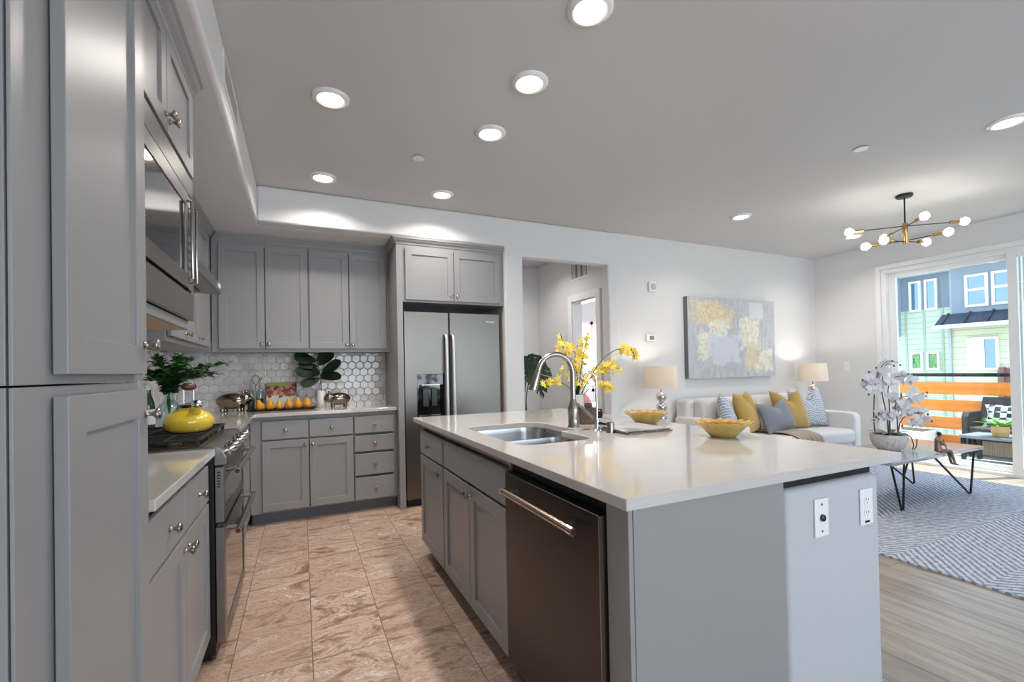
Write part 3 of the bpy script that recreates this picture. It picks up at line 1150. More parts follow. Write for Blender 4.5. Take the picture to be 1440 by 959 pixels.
# wall plates on the knee wall
t = thing('cable_outlet', 'white wall plate with one round dark port on the half wall', 'outlet', (1.482, .903, .741))
MB().box(1.447, 1.517, .8975, .903, .681, .801).build('plate', WHITEP, t, bevel=.002)
MB().lathe([(.011, 0), (.011, .006), (.008, .008), (.004, .008)], T=lambda p: (1.482+p[0], .8975-p[2], .741+p[1]), seg=16).build('port', BLACK, t, smooth=40)
m = MB()
for z in (.699, .783):
    m.lathe([(.004, 0), (.003, .0015)], T=(lambda zz: (lambda p: (1.482+p[0], .8975-p[2], zz+p[1])))(z), seg=10)
m.build('screw', NICKEL, t)
t = thing('power_outlet', 'white double power outlet on the half wall near its corner', 'outlet', (1.726, .903, .741))
MB().box(1.690, 1.762, .8975, .903, .681, .801).build('plate', WHITEP, t, bevel=.002)
for z in (.762, .720):
    f = MB().prism(rrect(1.709, 1.743, z-.0145, z+.0145, .010), -.0015, .0, T=lambda p: (p[0], .8975+p[2], p[1])).build('socket', TRIMW, t)
    MB().box(1.7185, 1.7205, .8953, .8962, z, z+.008).box(1.7315, 1.7335, .8953, .8962, z, z+.008).box(1.7245, 1.7275, .8953, .8962, z-.009, z-.005).build('slots', BLACK, f)
MB().box(1.713, 1.739, .8965, .8976, .688, .695).build('label_strip', BLACK, t)

# island worktop with the sink cut-out
CX0, CX1, CY0, CY1 = .693, 1.885, .868, 3.128
hole = []


def arc(cx, cy, r, a0, a1, n=6):
    return [(cx+r*math.cos(a0+(a1-a0)*i/n), cy+r*math.sin(a0+(a1-a0)*i/n)) for i in range(n+1)]


r_ = .075
hole += arc(.812+r_, 1.682+r_, r_, PI, 1.5*PI)
hole += arc(1.185-r_, 1.682+r_, r_, 1.5*PI, 2*PI)
hole += [(1.185, 1.985)]
hole += arc(1.275-.02, 1.985+.02, .02, 1.5*PI, 2*PI, 3)
hole += arc(1.275-.11, 2.425-.11, .11, 0, .5*PI)
hole += arc(.812+.11, 2.425-.11, .11, .5*PI, PI)
bm = bmesh.new()
outer = [(CX0, CY0), (CX1, CY0), (CX1, CY1), (CX0, CY1)]
for zz in (.884, .914):
    ed = []
    for loop in (outer, hole):
        vv = [bm.verts.new((x, y, zz)) for x, y in loop]
        ed += [bm.edges.new((vv[i], vv[(i+1) % len(vv)])) for i in range(len(vv))]
    bmesh.ops.triangle_fill(bm, use_beauty=True, use_dissolve=False, edges=ed)
mb = MB()
mb.v = [tuple(v.co) for v in bm.verts]
bm.verts.index_update()
mb.f = [[v.index for v in f.verts] for f in bm.faces]
mb.mi = [0]*len(mb.f)
no, nh = len(outer), len(hole)
n1 = no+nh
for base, cnt in ((0, no), (no, nh)):
    for i in range(cnt):
        j = (i+1) % cnt
        mb.f.append([base+i, base+j, n1+base+j, n1+base+i])
        mb.mi.append(0)
bm.free()
tag(mb.build('countertop', QUARTZ, bevel=.003), 'large white quartz island countertop with sink cut-out', 'countertop')

# sink: two welded bowls
t = thing('sink', 'double-bowl stainless undermount sink in the island', 'sink', (1.03, 2.05, .68))


def bowl(a0, a1, b0, b1, r, depth, name):
    ztop = .8835
    rings = [(0.012, ztop), (0.0, ztop-.001), (-.004, ztop-.03), (-.012, ztop-depth+.03), (-.028, ztop-depth+.008), (-.055, ztop-depth)]
    vs_, fs_ = [], []
    for off, z in rings:
        pts = rrect(a0-off, a1+off, b0-off, b1+off, max(.01, r+off))
        vs_ += [(x, y, z) for x, y in pts]
    n = len(pts)
    for j in range(len(rings)-1):
        for i in range(n):
            k = (i+1) % n
            fs_.append((j*n+i, j*n+k, (j+1)*n+k, (j+1)*n+i))
    fs_.append(tuple((len(rings)-1)*n+i for i in range(n)))
    mb = MB()
    mb.add(vs_, fs_)
    o = mb.build(name, SINKM, t, smooth=60, recalc=False)
    s = o.modifiers.new('thick', 'SOLIDIFY')
    s.thickness = .0015
    s.offset = 0
    cx, cy = (a0+a1)/2, (b0+b1)/2
    MB().lathe([(.045, .001), (.042, .004), (.034, .003), (.030, -.004), (.004, -.005)], (cx, cy, ztop-depth), seg=24).build('drain', CHROME, o, smooth=40)
    return o


bowl(.800, 1.285, 2.012, 2.435, .115, .20, 'large_bowl')
bowl(.800, 1.195, 1.672, 1.992, .075, .18, 'small_bowl')

# faucet
t = thing('faucet', 'brushed nickel gooseneck pull-down faucet behind the sink', 'faucet', (1.322, 2.08, .914))
MB().lathe([(.033, 0), (.033, .004), (.028, .010), (.029, .05), (.031, .085), (.029, .105), (.020, .128), (.0155, .15)], (1.322, 2.08, .914), seg=24).build('body', NICKEL, t, smooth=50)
cyl = [(1.322, 2.08, 1.05), (1.322, 2.08, 1.20)]
rad = .105
for i in range(1, 15):
    a = PI*i/14*.93
    cyl.append((1.322-rad+rad*math.cos(a), 2.08+.0*i, 1.20+rad*math.sin(a)))
MB().tube(cyl, .0145, 14).build('gooseneck', NICKEL, t, smooth=50)
e = Vector(cyl[-1])
dv = (Vector(cyl[-1])-Vector(cyl[-2])).normalized()
MB().tube([e, e+dv*.012, e+dv*.03, e+dv*.105, e+dv*.112], [.0145, .016, .0165, .024, .022], 18).build('spray_head', NICKEL, t, smooth=50)
MB().tube([(1.335, 2.07, 1.035), (1.360, 2.045, 1.01), (1.400, 2.005, .962)], [.012, .0095, .008], 12).build('lever', NICKEL, t, smooth=50)
t = thing('filter_tap', 'thin chrome filtered-water tap beside the gooseneck faucet', 'faucet', (1.335, 1.885, .914))
MB().lathe([(.022, 0), (.022, .004), (.014, .010), (.0135, .045), (.011, .055)], (1.335, 1.885, .914), seg=20).build('base', CHROME, t, smooth=50)
MB().tube(smoothpath([(1.335, 1.885, .965), (1.335, 1.885, 1.10), (1.334, 1.886, 1.17), (1.318, 1.892, 1.200), (1.295, 1.90, 1.203), (1.275, 1.905, 1.185)], 6), .0062, 10).build('spout', CHROME, t, smooth=50)
MB().tube([(1.335, 1.885, .955), (1.348, 1.858, .953), (1.356, 1.84, .950)], [.009, .007, .006], 10).build('lever', BLACK, t, smooth=50)
MB().lathe([(.020, 0), (.020, .002), (.0185, .006), (.0185, .050), (.016, .056), (.003, .057)], (1.352, 1.800, .914), seg=24)
o = MB().lathe([(.020, 0), (.020, .002), (.0185, .006), (.0185, .046), (.016, .052), (.003, .053)], (1.352, 1.800, .914), seg=24).build('air_gap_cap', NICKEL, smooth=50)
tag(o, 'short brushed cylinder cap standing beside the filter tap', 'air gap')
o = MB().lathe([(.021, 0), (.021, .002), (.018, .004), (.003, .0045)], (1.312, 1.948, .914), seg=24).build('sink_hole_cover', NICKEL, smooth=50)
tag(o, 'small flat metal hole cover on the island beside the faucet', 'hole cover')

# ================================================================== ceiling fixtures
GLOW = mat('lit_diffuser', (255, 250, 244), .5, emit=((255, 250, 244), 7.0))


def downlight(loc, label):
    t = thing('recessed_light', label, 'ceiling light', loc, 0, 'recessed ceiling lights')
    MB().lathe([(.098, 0), (.098, -.004), (.090, -.012), (.074, -.016), (.066, -.010), (.066, -.004)], seg=36, close=False).build('trim_ring', TRIMW, t, world=False, smooth=50)
    MB().lathe([(.0665, -.009), (.055, -.011), (.02, -.012), (.001, -.012)], seg=32, close=False).build('diffuser', GLOW, t, world=False, smooth=60)
    return t


spots = [(1.120, 1.567, 'large recessed ceiling light nearest the camera'),
         (1.108, 2.100, 'recessed ceiling light second along the island row'),
         (1.110, 2.650, 'recessed ceiling light third along the island row'),
         (1.108, 3.735, 'recessed ceiling light last along the island row, by the passage wall'),
         (.167, 2.648, 'recessed ceiling light over the kitchen aisle, nearer of two'),
         (.171, 3.748, 'recessed ceiling light over the kitchen aisle, in front of the wall cabinets'),
         (4.072, 1.263, 'recessed ceiling light at the right edge of the ceiling'),
         (4.054, 3.172, 'recessed ceiling light above the painting'),
         (5.960, 3.165, 'recessed ceiling light just beyond the chandelier')]
d0 = None
for x, y, lab in spots:
    if d0 is None:
        d0 = downlight((x, y, CZ), lab)
    else:
        dup(d0, (x, y, CZ), 0, lab)
    light('downlight_lamp', 'AREA', (x, y, CZ-.03), DOWNLIGHT_W, (1.0, .94, .87), direction=(0, 0, -1), shape='DISK', size=.12, spread=2.5)
# unseen hall ceiling lamp, added to brighten the dark hall
dup(d0, (2.50, 5.05, CZ), 0, 'added unseen ceiling light brightening the hallway beyond the passage')
light('downlight_lamp', 'AREA', (2.50, 5.05, CZ-.03), 9, (1.0, .95, .90), direction=(0, 0, -1), shape='DISK', size=.12, spread=2.5)
s0 = None
for x, y, lab in ((.768, 3.15, 'small round ceiling sprinkler cover above the kitchen'), (3.583, 1.838, 'small round ceiling sprinkler cover above the living area')):
    if s0 is None:
        s0 = thing('sprinkler_cover', lab, 'sprinkler', (x, y, CZ), 0, 'ceiling sprinkler covers')
        MB().lathe([(.020, 0), (.020, -.008)], seg=16).build('neck', DARKM, s0, world=False)
        MB().lathe([(.042, -.008), (.042, -.011), (.002, -.012)], seg=28).build('disc', TRIMW, s0, world=False, smooth=50)
    else:
        dup(s0, (x, y, CZ), 0, lab)

# air vents


def vent(T, u0, u1, z0, z1, label, loc, vertical=True):
    t = thing('air_vent', label, 'air vent', loc)
    w = .022
    MB(T).box(u0, u1, 0, .006, z0, z0+w).box(u0, u1, 0, .006, z1-w, z1).box(u0, u0+w, 0, .006, z0+w, z1-w).box(u1-w, u1, 0, .006, z0+w, z1-w).build('frame', TRIMW, t, bevel=.0015)
    MB(T).box(u0+w, u1-w, .0005, .001, z0+w, z1-w).build('duct', GREYP, t)
    m = MB(T)
    if vertical:
        n = 3
        for i in range(n):
            u = u0+w+(u1-u0-2*w)*(i+.5)/n
            m.box(u-.035, u+.035, .002, .005, z0+w+.004, z1-w-.004)
    else:
        n = 9
        for i in range(n):
            z = z0+w+(z1-z0-2*w)*(i+.5)/n
            m.box(u0+w, u1-w, .001, .005, z-.004, z+.002)
    m.build('louvres', mat('vent_grey', (196, 196, 196), .5), t)
    return t


vent(leftF(-.300), 2.36, 2.86, 2.535, 2.695, 'white slotted air vent on the soffit side above the cabinets', (-.30, 2.6, 2.61), False)
vent(islF(3.2), 4.63, 5.03, 2.36, 2.60, 'white air vent high on the hallway wall above the doorway', (3.2, 4.83, 2.48))

# chandelier
t = thing('chandelier', 'black and brass sputnik chandelier with round glowing bulbs', 'chandelier', (4.95, 2.205, CZ))
MB().lathe([(.062, -.002), (.062, -.018), (.055, -.026), (.010, -.028)], (4.95, 2.205, CZ), seg=32).build('canopy', DARKM, t, smooth=40)
MB().tube([(4.95, 2.205, CZ-.02), (4.95, 2.205, 2.475)], .0065, 10).build('stem', DARKM, t, smooth=50)
MB().lathe([(.018, 2.292), (.020, 2.296), (.020, 2.474), (.018, 2.478)], (4.95, 2.205, 0), seg=20).build('hub', BRASS, t, smooth=40)
BULB = mat('glowing_bulb', (255, 250, 240), .3, emit=((255, 247, 234), 26.0))
for (hz, p1, p2) in ((2.452, (4.616, 2.485, 2.440), (5.33, 1.94, 2.460)), (2.445, (5.13, 2.455, 2.432), (4.80, 2.000, 2.460)), (2.320, (4.70, 2.398, 2.292), (5.10, 1.962, 2.348)), (2.312, (5.24, 2.177, 2.330), (4.66, 2.233, 2.300))):
    p1, p2, hc = Vector(p1), Vector(p2), Vector((4.95, 2.205, hz))
    d1, d2 = (p1-hc).normalized(), (p2-hc).normalized()
    a = MB().tube([p1-d1*.06, hc, p2-d2*.06], .0042, 8).build('arm', DARKM, t, smooth=50)
    for p, d in ((p1, d1), (p2, d2)):
        MB().tube([p-d*.115, p-d*.112, p-d*.040, p-d*.038], [.008, .0155, .0155, .012], 14).build('socket', BRASS, a, smooth=40)
        MB().ball(p, .034, 18, 12).build('bulb', BULB, a, smooth=60)

# ================================================================== counter-top things
# kettle
kx, ky, kz = -.502, 2.690, .958
t = thing('kettle', 'squat yellow enamel kettle with steel handle on the cooktop', 'kettle', (kx, ky, kz))
YEL = mat('yellow_enamel', (232, 198, 66), .12, coat=.8)
pr = [(.066, 0), (.080, .004), (.097, .020), (.105, .044), (.103, .064), (.088, .085), (.064, .099), (.050, .106), (.048, .112)]
MB().lathe(pr, (kx, ky, kz), seg=40).build('body', YEL, t, smooth=60)
MB().lathe([(.052, .112), (.054, .116), (.046, .124), (.030, .132), (.014, .138), (.003, .139)], (kx, ky, kz), seg=30).build('lid', CHROME, t, smooth=40)
dx, dy = .5, -.866    # spout points toward the camera side
sp = [(kx+dx*.064, ky+dy*.064, kz+.088), (kx+dx*.085, ky+dy*.085, kz+.108), (kx+dx*.094, ky+dy*.094, kz+.128)]
MB().tube(sp, [.026, .022, .020], 16).build('spout', YEL, t, smooth=60)
MB().tube([sp[2], (sp[2][0]+dx*.004, sp[2][1]+dy*.004, sp[2][2]+.010), (sp[2][0]+dx*.006, sp[2][1]+dy*.006, sp[2][2]+.026)], [.0225, .024, .012], 16).build('spout_cap', CHROME, t, smooth=60)
hx, hy = .866, .5
m = MB()
for s in (-1, 1):
    m = MB()
    m.tube([(kx+s*hx*.020, ky+s*hy*.020, kz+.125), (kx+s*hx*.021, ky+s*hy*.021, kz+.150), (kx+s*hx*.021, ky+s*hy*.021, kz+.212)], .0050, 10)
    m.build('handle_post', CHROME, t, smooth=50)
m = MB()
m.ball((kx, ky, kz+.218), (.034, .024, .020), 20, 12, Matrix.Rotation(math.atan2(hy, hx), 3, 'Z'))
m.build('grip', mat('bronze_grip', (92, 66, 52), .25, .4), t, smooth=60)

# green water bottle and glass vase with branches
bx, by = -.836, 3.39
t = thing('bottle', 'green glass bottle with white cap beside the glass vase', 'bottle', (bx, by, .914))
MB().lathe([(.030, 0), (.034, .006), (.034, .135), (.030, .165), (.019, .198), (.0155, .215), (.0150, .245)], (bx, by, .9145), seg=24).build('glass', glass('green_bottle_glass', (40, 130, 78), .25), t, smooth=50)
MB().lathe([(.0345, .03), (.0348, .031), (.0348, .119), (.0345, .12)], (bx, by, .9145), seg=24, close=False).build('label_band', mat('pale_label', (206, 220, 226), .5), t, smooth=50)
MB().lathe([(.0175, .236), (.0175, .270), (.015, .274), (.002, .2745)], (bx, by, .9145), seg=20).build('cap', WHITEP, t, smooth=40)
vx, vy = -.760, 3.53
t = thing('vase', 'bulbous clear glass vase of leafy branches in the counter corner', 'vase', (vx, vy, .914))
MB().lathe([(.045, 0), (.066, .008), (.074, .050), (.072, .095), (.055, .135), (.028, .165), (.022, .185), (.024, .215), (.028, .222)], (vx, vy, .9145), seg=28).build('glass', glass('clear_vase_glass', (220, 236, 236), .35), t, smooth=60)
rg = random.Random(11)
LEAFG = mat('branch_leaf_green', (38, 74, 38), .45, vary=((66, 110, 52), 30))
for bi, tip in enumerate(((.30, .07, .400), (.20, -.02, .385), (.08, -.10, .44), (-.02, -.14, .42), (.13, .06, .32), (-.06, -.02, .43), (.03, -.20, .34), (-.08, -.16, .36), (.05, .05, .43), (.24, .10, .33), (.10, -.16, .38), (.06, -.08, .30), (.0, -.06, .34), (.15, -.05, .35), (-.04, -.20, .30), (.11, -.02, .42), (.03, -.13, .37), (-.05, -.10, .31))):
    base = Vector((vx, vy, .914+.05))
    top = Vector((vx, vy, .914+.215))
    end = Vector((vx+tip[0], vy+tip[1], .914+tip[2]))
    path = smoothpath([base, top, top.lerp(end, .5)+Vector((0, 0, .035)), end], 8)
    st = MB().tube(path, .0022, 6).build('branch', GSTEM, t, smooth=60)
    m = MB()
    n = len(path)
    for i in range(8, n):
        for q in range(5):
            p = path[i]
            d = (path[i]-path[i-1]).normalized()
            a = rg.uniform(0, 2*PI)
            sd = Vector((math.cos(a), math.sin(a), rg.uniform(-.4, .6))).normalized()
            dr = (d*.35+sd).normalized()
            p = p+sd*rg.uniform(0, .022)
            m.leaf(p, dr, dr.cross(Vector((rg.uniform(-.3, .3), rg.uniform(-.3, .3), 1))), rg.uniform(.032, .052), rg.uniform(.021, .031), .15, .75, 4)
    m.build('leaves', LEAFG, st)


def pig(name, label, loc, rz, s, nose_up=0.0):
    t = thing(name, label, 'figurine', loc, rz)
    m = MB()
    m.ball((-.005*s, 0, .090*s), (.118*s, .068*s, .068*s), 24, 16)
    m.ball((.098*s, 0, .104*s), (.050*s, .048*s, .050*s), 20, 14)
    m.tube([(.12*s, 0, .098*s), (.150*s, 0, (.096+nose_up)*s)], [.024*s, .021*s], 14)
    for x in (-.065, .062):
        for y in (-.030, .030):
            m.tube([(x*s, y*s, .07*s), (x*s, y*s, .03*s), (x*s, y*s, .001)], [.026*s, .019*s, .020*s], 12)
    for y in (-1, 1):
        m.tube([(.090*s, y*.024*s, .140*s), (.094*s, y*.032*s, .162*s), (.102*s, y*.036*s, .176*s)], [.016*s, .013*s, .005*s], 10)
    m.tube([(-.10*s, 0, .105*s), (-.118*s, .004*s, .112*s), (-.122*s, -.006*s, .100*s)], [.006*s, .005*s, .004*s], 8)
    o = m.build('body', mat('polished_pewter', (150, 138, 122), .16, 1.0), t, world=False, smooth=80)
    r = o.modifiers.new('remesh', 'REMESH')
    r.mode = 'VOXEL'
    r.voxel_size = .0035
    r.use_smooth_shade = True
    sm = o.modifiers.new('smooth', 'SMOOTH')
    sm.iterations = 6
    m = MB()
    for y in (-1, 1):
        m.ball((.128*s, y*.022*s, .118*s), .004*s, 8, 6)
    m.build('eyes', BLACK, t, world=False)
    return t


pig('pig_figurine', 'polished metal pig facing right, left of the oil bottles', (-.545, 4.595, .914), math.radians(-14), 1.04, .012)
pig('pig_figurine', 'polished metal pig facing left beside the leafy plant', (.315, 4.560, .914), math.radians(184), .86)

# oil bottles on a small dark stand
GLB = glass('clear_bottle_glass', (222, 228, 226), .3)
t = thing('bottle_stand', 'small dark wire stand carrying the two oil bottles', 'stand', (-.370, 4.63, .914))
m = MB().prism(rrect(-.445, -.295, 4.590, 4.670, .02), .914, .922)
m.build('base', mat('dark_wood', (58, 42, 34), .5), t, bevel=.002)
MB().tube(smoothpath([(-.370, 4.63, .92), (-.370, 4.63, 1.12), (-.400, 4.63, 1.19), (-.370, 4.63, 1.225), (-.340, 4.63, 1.19), (-.370, 4.63, 1.13)], 6), .0025, 8).build('carry_loop', DARKM, t, smooth=60)
for x, col, lab in ((-.407, (74, 82, 66), 'left oil bottle with greenish oil and steel pourer'), (-.335, (62, 36, 24), 'right oil bottle with dark vinegar and steel pourer')):
    t = thing('oil_bottle', lab, 'bottle', (x, 4.63, .9225), 0, 'oil bottles')
    MB().lathe([(.026, 0), (.029, .004), (.029, .135), (.024, .165), (.011, .195), (.010, .218)], (x, 4.63, .9225), seg=20).build('glass', GLB, t, smooth=50)
    MB().lathe([(.0265, .003), (.0268, .004), (.0268, .095), (.002, .096)], (x, 4.63, .9225), seg=20).build('oil', mat('oil_%d' % col[0], col, .1), t, smooth=40)
    MB().tube([(x, 4.63, 1.135), (x, 4.63, 1.165), (x+.004, 4.628, 1.185), (x+.016, 4.622, 1.205)], [.011, .007, .0045, .003], 10).build('pourer', NICKEL, t, smooth=50)

# cookbook
t = thing('cookbook', 'cookbook with fruit picture cover propped behind the pears', 'book', (-.165, 4.70, .914), 0)
t.rotation_euler = (math.radians(-12), 0, math.radians(3))
k = NT('cookbook_cover')
s = k.n('SeparateXYZ', Vector=k.obj())
nz = k.noise(k.obj(), 26, 3)
vor = k.n('TexVoronoi', Vector=k.obj(), Scale=24.0)
fr_ = k.mix(k.math('GREATER_THAN', nz, .5), lin((120, 40, 38)), lin((190, 128, 92)))
fr_ = k.mix(k.math('LESS_THAN', vor.outputs['Distance'], .28), fr_, lin((84, 30, 34)))
low = k.mix(k.math('LESS_THAN', s.outputs[2], k.math('MULTIPLY_ADD', nz, .12, .045)), fr_, lin((206, 206, 208)))
top = k.math('GREATER_THAN', s.outputs[2], .212)
left = k.math('LESS_THAN', s.outputs[0], .055)
col = k.mix(k.math('MULTIPLY', top, left), low, lin((138, 156, 72)))
k.set(Base__Color=col, Roughness=.4)
MB().box(-.125, .125, -.012, -.009, .003, .245).box(-.125, .125, .009, .012, .003, .245).box(-.127, -.123, -.012, .012, .003, .245).build('cover', k.m, t, world=False, bevel=.001)
MB().box(-.122, .121, -.009, .009, .006, .241).build('pages', mat('paper', (226, 222, 212), .8), t, world=False)

# pears on a tray
t = thing('tray', 'long dark oval tray carrying a row of six pears', 'tray', (-.135, 4.52, .914))
m = MB()
n = 40
rings = [(.0, .003, .82), (.0, .003, .90), (.003, .010, 1.0), (.003, .0125, 1.01), (.0, .006, .86), (.0, .006, .02)]
rings = [(.84, .0005), (.90, .001), (1.0, .013), (1.005, .016), (.985, .0155), (.88, .0055), (.05, .005)]
vs_, fs_ = [], []
for q, z in rings:
    for i in range(n):
        a = 2*PI*i/n
        ca, sa = math.cos(a), math.sin(a)
        e = .62
        vs_.append((-.150+.278*q*abs(ca)**e*(1 if ca > 0 else -1), 4.52+.092*q*abs(sa)**e*(1 if sa > 0 else -1), .914+z))
for j in range(len(rings)-1):
    for i in range(n):
        kk = (i+1) % n
        fs_.append((j*n+i, j*n+kk, (j+1)*n+kk, (j+1)*n+i))
fs_.append(tuple(range(n))[::-1])
fs_.append(tuple((len(rings)-1)*n+i for i in range(n)))
m.add(vs_, fs_)
m.build('dish', mat('dark_bronze_tray', (58, 48, 42), .3, .7), t, smooth=50)
k = NT('pear_skin')
nn = k.noise(k.obj(), 18, 4)
k.set(Base__Color=k.ramp(nn, [(.35, (214, 160, 40)), (.55, (222, 146, 36)), (.72, (196, 96, 34))]), Roughness=.35)
PEAR = k.m
pear0 = None
plab = ['leftmost pear on the dark tray, leaning to the left', 'second pear from the left on the dark tray', 'short third pear from the left on the dark tray', 'third pear from the right on the dark tray', 'second pear from the right on the dark tray', 'rightmost pear on the dark tray, nearest the white vase']
for i, (x, y, sc, rx) in enumerate(((-.318, 4.505, 1.0, -.28), (-.254, 4.515, 1.0, .06), (-.180, 4.510, .86, .1), (-.108, 4.515, 1.0, -.05), (-.030, 4.515, 1.04, .05), (.050, 4.510, 1.04, -.12))):
    loc = (x, y, .920)
    if pear0 is None:
        pear0 = thing('pear', plab[0], 'pear', loc, 0, 'pears on the tray')
        pr = [(.004, 0), (.020, .001), (.033, .012), (.0375, .030), (.034, .048), (.024, .066), (.017, .080), (.013, .090), (.007, .097), (.002, .098)]
        MB().lathe(pr, seg=24).build('fruit', PEAR, pear0, world=False, smooth=80)
        MB().tube([(0, 0, .094), (.002, .001, .108), (.006, .002, .118)], [.0022, .0018, .0024], 8).build('stem', STEM, pear0, world=False)
        p = pear0
    else:
        p = dup(pear0, loc, i*1.1, plab[i])
    p.rotation_euler = (0, rx, i*1.1 if i else 0)
    p.scale = (sc, sc, sc)

# leafy plant in a white vase


def bigleaf(mb, base, d, side, L, W, bend=.25):
    mb.leaf(base, d, side, L*1.08, W*1.25, bend, .62, 10, .10, True)


px_, py_ = .168, 4.60
rt_k = Vector((.96, -.20, 0))
t = thing('potted_plant', 'dark broad-leaved plant in a white vase on the back counter', 'plant', (px_, py_, .914))
MB().lathe([(.036, 0), (.040, .003), (.043, .060), (.040, .120), (.033, .150), (.030, .158), (.028, .158), (.030, .140)], (px_, py_, .9145), seg=28, close=True).build('vase', PORC, t, smooth=50)
top = Vector((px_-.006, py_-.012, 1.205))
MB().tube(smoothpath([(px_, py_, 1.0), (px_-.002, py_, 1.10), top], 6), .005, 8).build('stem', STEM, t, smooth=60)
top = Vector((px_-.006, py_-.012, 1.205))
MB().tube(smoothpath([top, top+Vector((-.012, 0, .07)), top+Vector((-.030, .0, .145))], 5), .0035, 8).build('stem_tip', STEM, t, smooth=60)
for o, dxx, dzz, W, away in ((-.01, .160, .156, .082, -.04), (-.02, .172, .030, .078, -.06), (.02, -.205, .030, .088, -.05), (-.015, -.168, -.062, .074, -.08), (.09, -.165, .022, .062, -.02), (.14, -.190, .050, .090, -.03), (.14, .095, .085, .085, .02), (.10, .130, .120, .080, .04), (.03, -.070, .035, .075, -.09)):
    d = rt_k*dxx+Vector((0, away, dzz))
    L = d.length
    side = Vector((-d.z*.9, -.45*L, d.x*.9+.0001))
    m = MB()
    bigleaf(m, top+Vector((-.2*max(o, 0), 0, o)), d, side, L, W, .06)
    m.build('leaf', mat('deep_green_leaf', (10, 24, 15), .5, vary=((24, 48, 26), 8), spec=.2), t, smooth=80)

# ---- things on the island
rt2 = Vector((math.cos(YAW), -math.sin(YAW), 0))
fw2 = Vector((math.sin(YAW), math.cos(YAW), 0))


def S(o, a, b, c=0.0):
    return o+rt2*a+Vector((0, 0, b))+fw2*c


vb = Vector((1.512, 2.335, .914))
t = thing('flower_vase', 'white tapered vase of yellow orchid sprays on the island', 'flower vase', vb)
MB().lathe([(.026, 0), (.028, .002), (.030, .05), (.036, .13), (.0385, .155), (.036, .157), (.033, .15), (.028, .10)], vb, seg=28).build('vase', PORC, t, smooth=50)
k = NT('yellow_petal')
nn = k.noise(k.obj(), 60, 2)
k.set(Base__Color=k.ramp(nn, [(.35, (242, 206, 60)), (.6, (248, 222, 104)), (.75, (226, 174, 60))]), Roughness=.6)
PETY = k.m


def petals(mb, c, nrm, r, n=5, w=.55, rg=random):
    nrm = Vector(nrm).normalized()
    a = nrm.orthogonal().normalized()
    b = nrm.cross(a)
    ph = rg.uniform(0, 2*PI)
    for i in range(n):
        q = ph+2*PI*i/n
        d = (a*math.cos(q)+b*math.sin(q)+nrm*.25).normalized()
        mb.leaf(c, d, d.cross(nrm), r, r*w, .25, .8, 4, .1)


sprays = [
    # (path in (right, up, away) metres, blossom spread, count)
    ([(0, .12, 0), (-.02, .26, .02), (-.06, .40, .04), (-.085, .53, .05)], .032, 24, .45),
    ([(.01, .12, 0), (.02, .28, -.02), (.04, .40, -.03), (.065, .50, -.03)], .036, 26, .40),
    ([(0, .12, 0), (.01, .24, .03), (.0, .36, .06), (.02, .46, .08)], .036, 22, .35),
    ([(.01, .12, 0), (.08, .26, -.02), (.16, .37, -.03), (.25, .425, -.03), (.33, .41, -.03), (.345, .37, -.03)], .024, 22, .62),
    ([(.01, .12, 0), (.06, .22, .02), (.13, .29, .03), (.20, .32, .04), (.27, .31, .05)], .034, 30, .38),
    ([(.01, .12, 0), (.07, .19, -.02), (.14, .215, -.03), (.205, .185, -.04)], .022, 15, .60),
    ([(0, .12, 0), (-.05, .20, -.02), (-.12, .235, -.03), (-.20, .225, -.04)], .018, 13, .62),
    ([(0, .12, 0), (.01, .18, -.03), (.03, .24, -.05), (.05, .28, -.06)], .034, 12, .40),
]
rg = random.Random(5)
for path, spread, cnt, start in sprays:
    pts = smoothpath([S(vb, *p) for p in path], 8)
    st = MB().tube(pts, [.0026]*len(pts), 6).build('spray_stem', GSTEM, t, smooth=60)
    m = MB()
    for i in range(int(cnt*1.15)):
        f = start+(1-start)*(i+.5)/int(cnt*1.15)
        q = pts[min(len(pts)-1, int(f*(len(pts)-1)))]
        c = q+Vector((rg.gauss(0, 1), rg.gauss(0, 1), rg.gauss(0, 1)))*spread*.62
        nv = -fw2+Vector((rg.uniform(-.9, .9), rg.uniform(-.9, .9), rg.uniform(-.5, .9)))
        petals(m, c, nv, rg.uniform(.017, .026), 5, .46, rg)
        m.ball(c+nv.normalized()*.003, .0035, 6, 4)
    m.build('blossoms', PETY, st)
    m = MB()
    for i in range(4):
        q = pts[int((.3+.18*i)*(len(pts)-1))]
        d = Vector((rg.uniform(-1, 1), rg.uniform(-1, 1), rg.uniform(-.2, .8)))
        m.leaf(q, d, d.cross(Vector((0, 0, 1))), .035, .011, .2, .8, 4)
    m.build('small_leaves', LEAFG, st)
m = MB()
for a in (-.5, .2, .8, 1.6, 2.6, 3.6):
    d = Vector((math.cos(a)*.35, math.sin(a)*.35, 1))
    m.leaf(vb+Vector((0, 0, .145)), d, d.cross(Vector((math.sin(a), .2, .1))), .10, .016, .2, .8, 5)
m.build('blade_leaves', LEAFD, t)

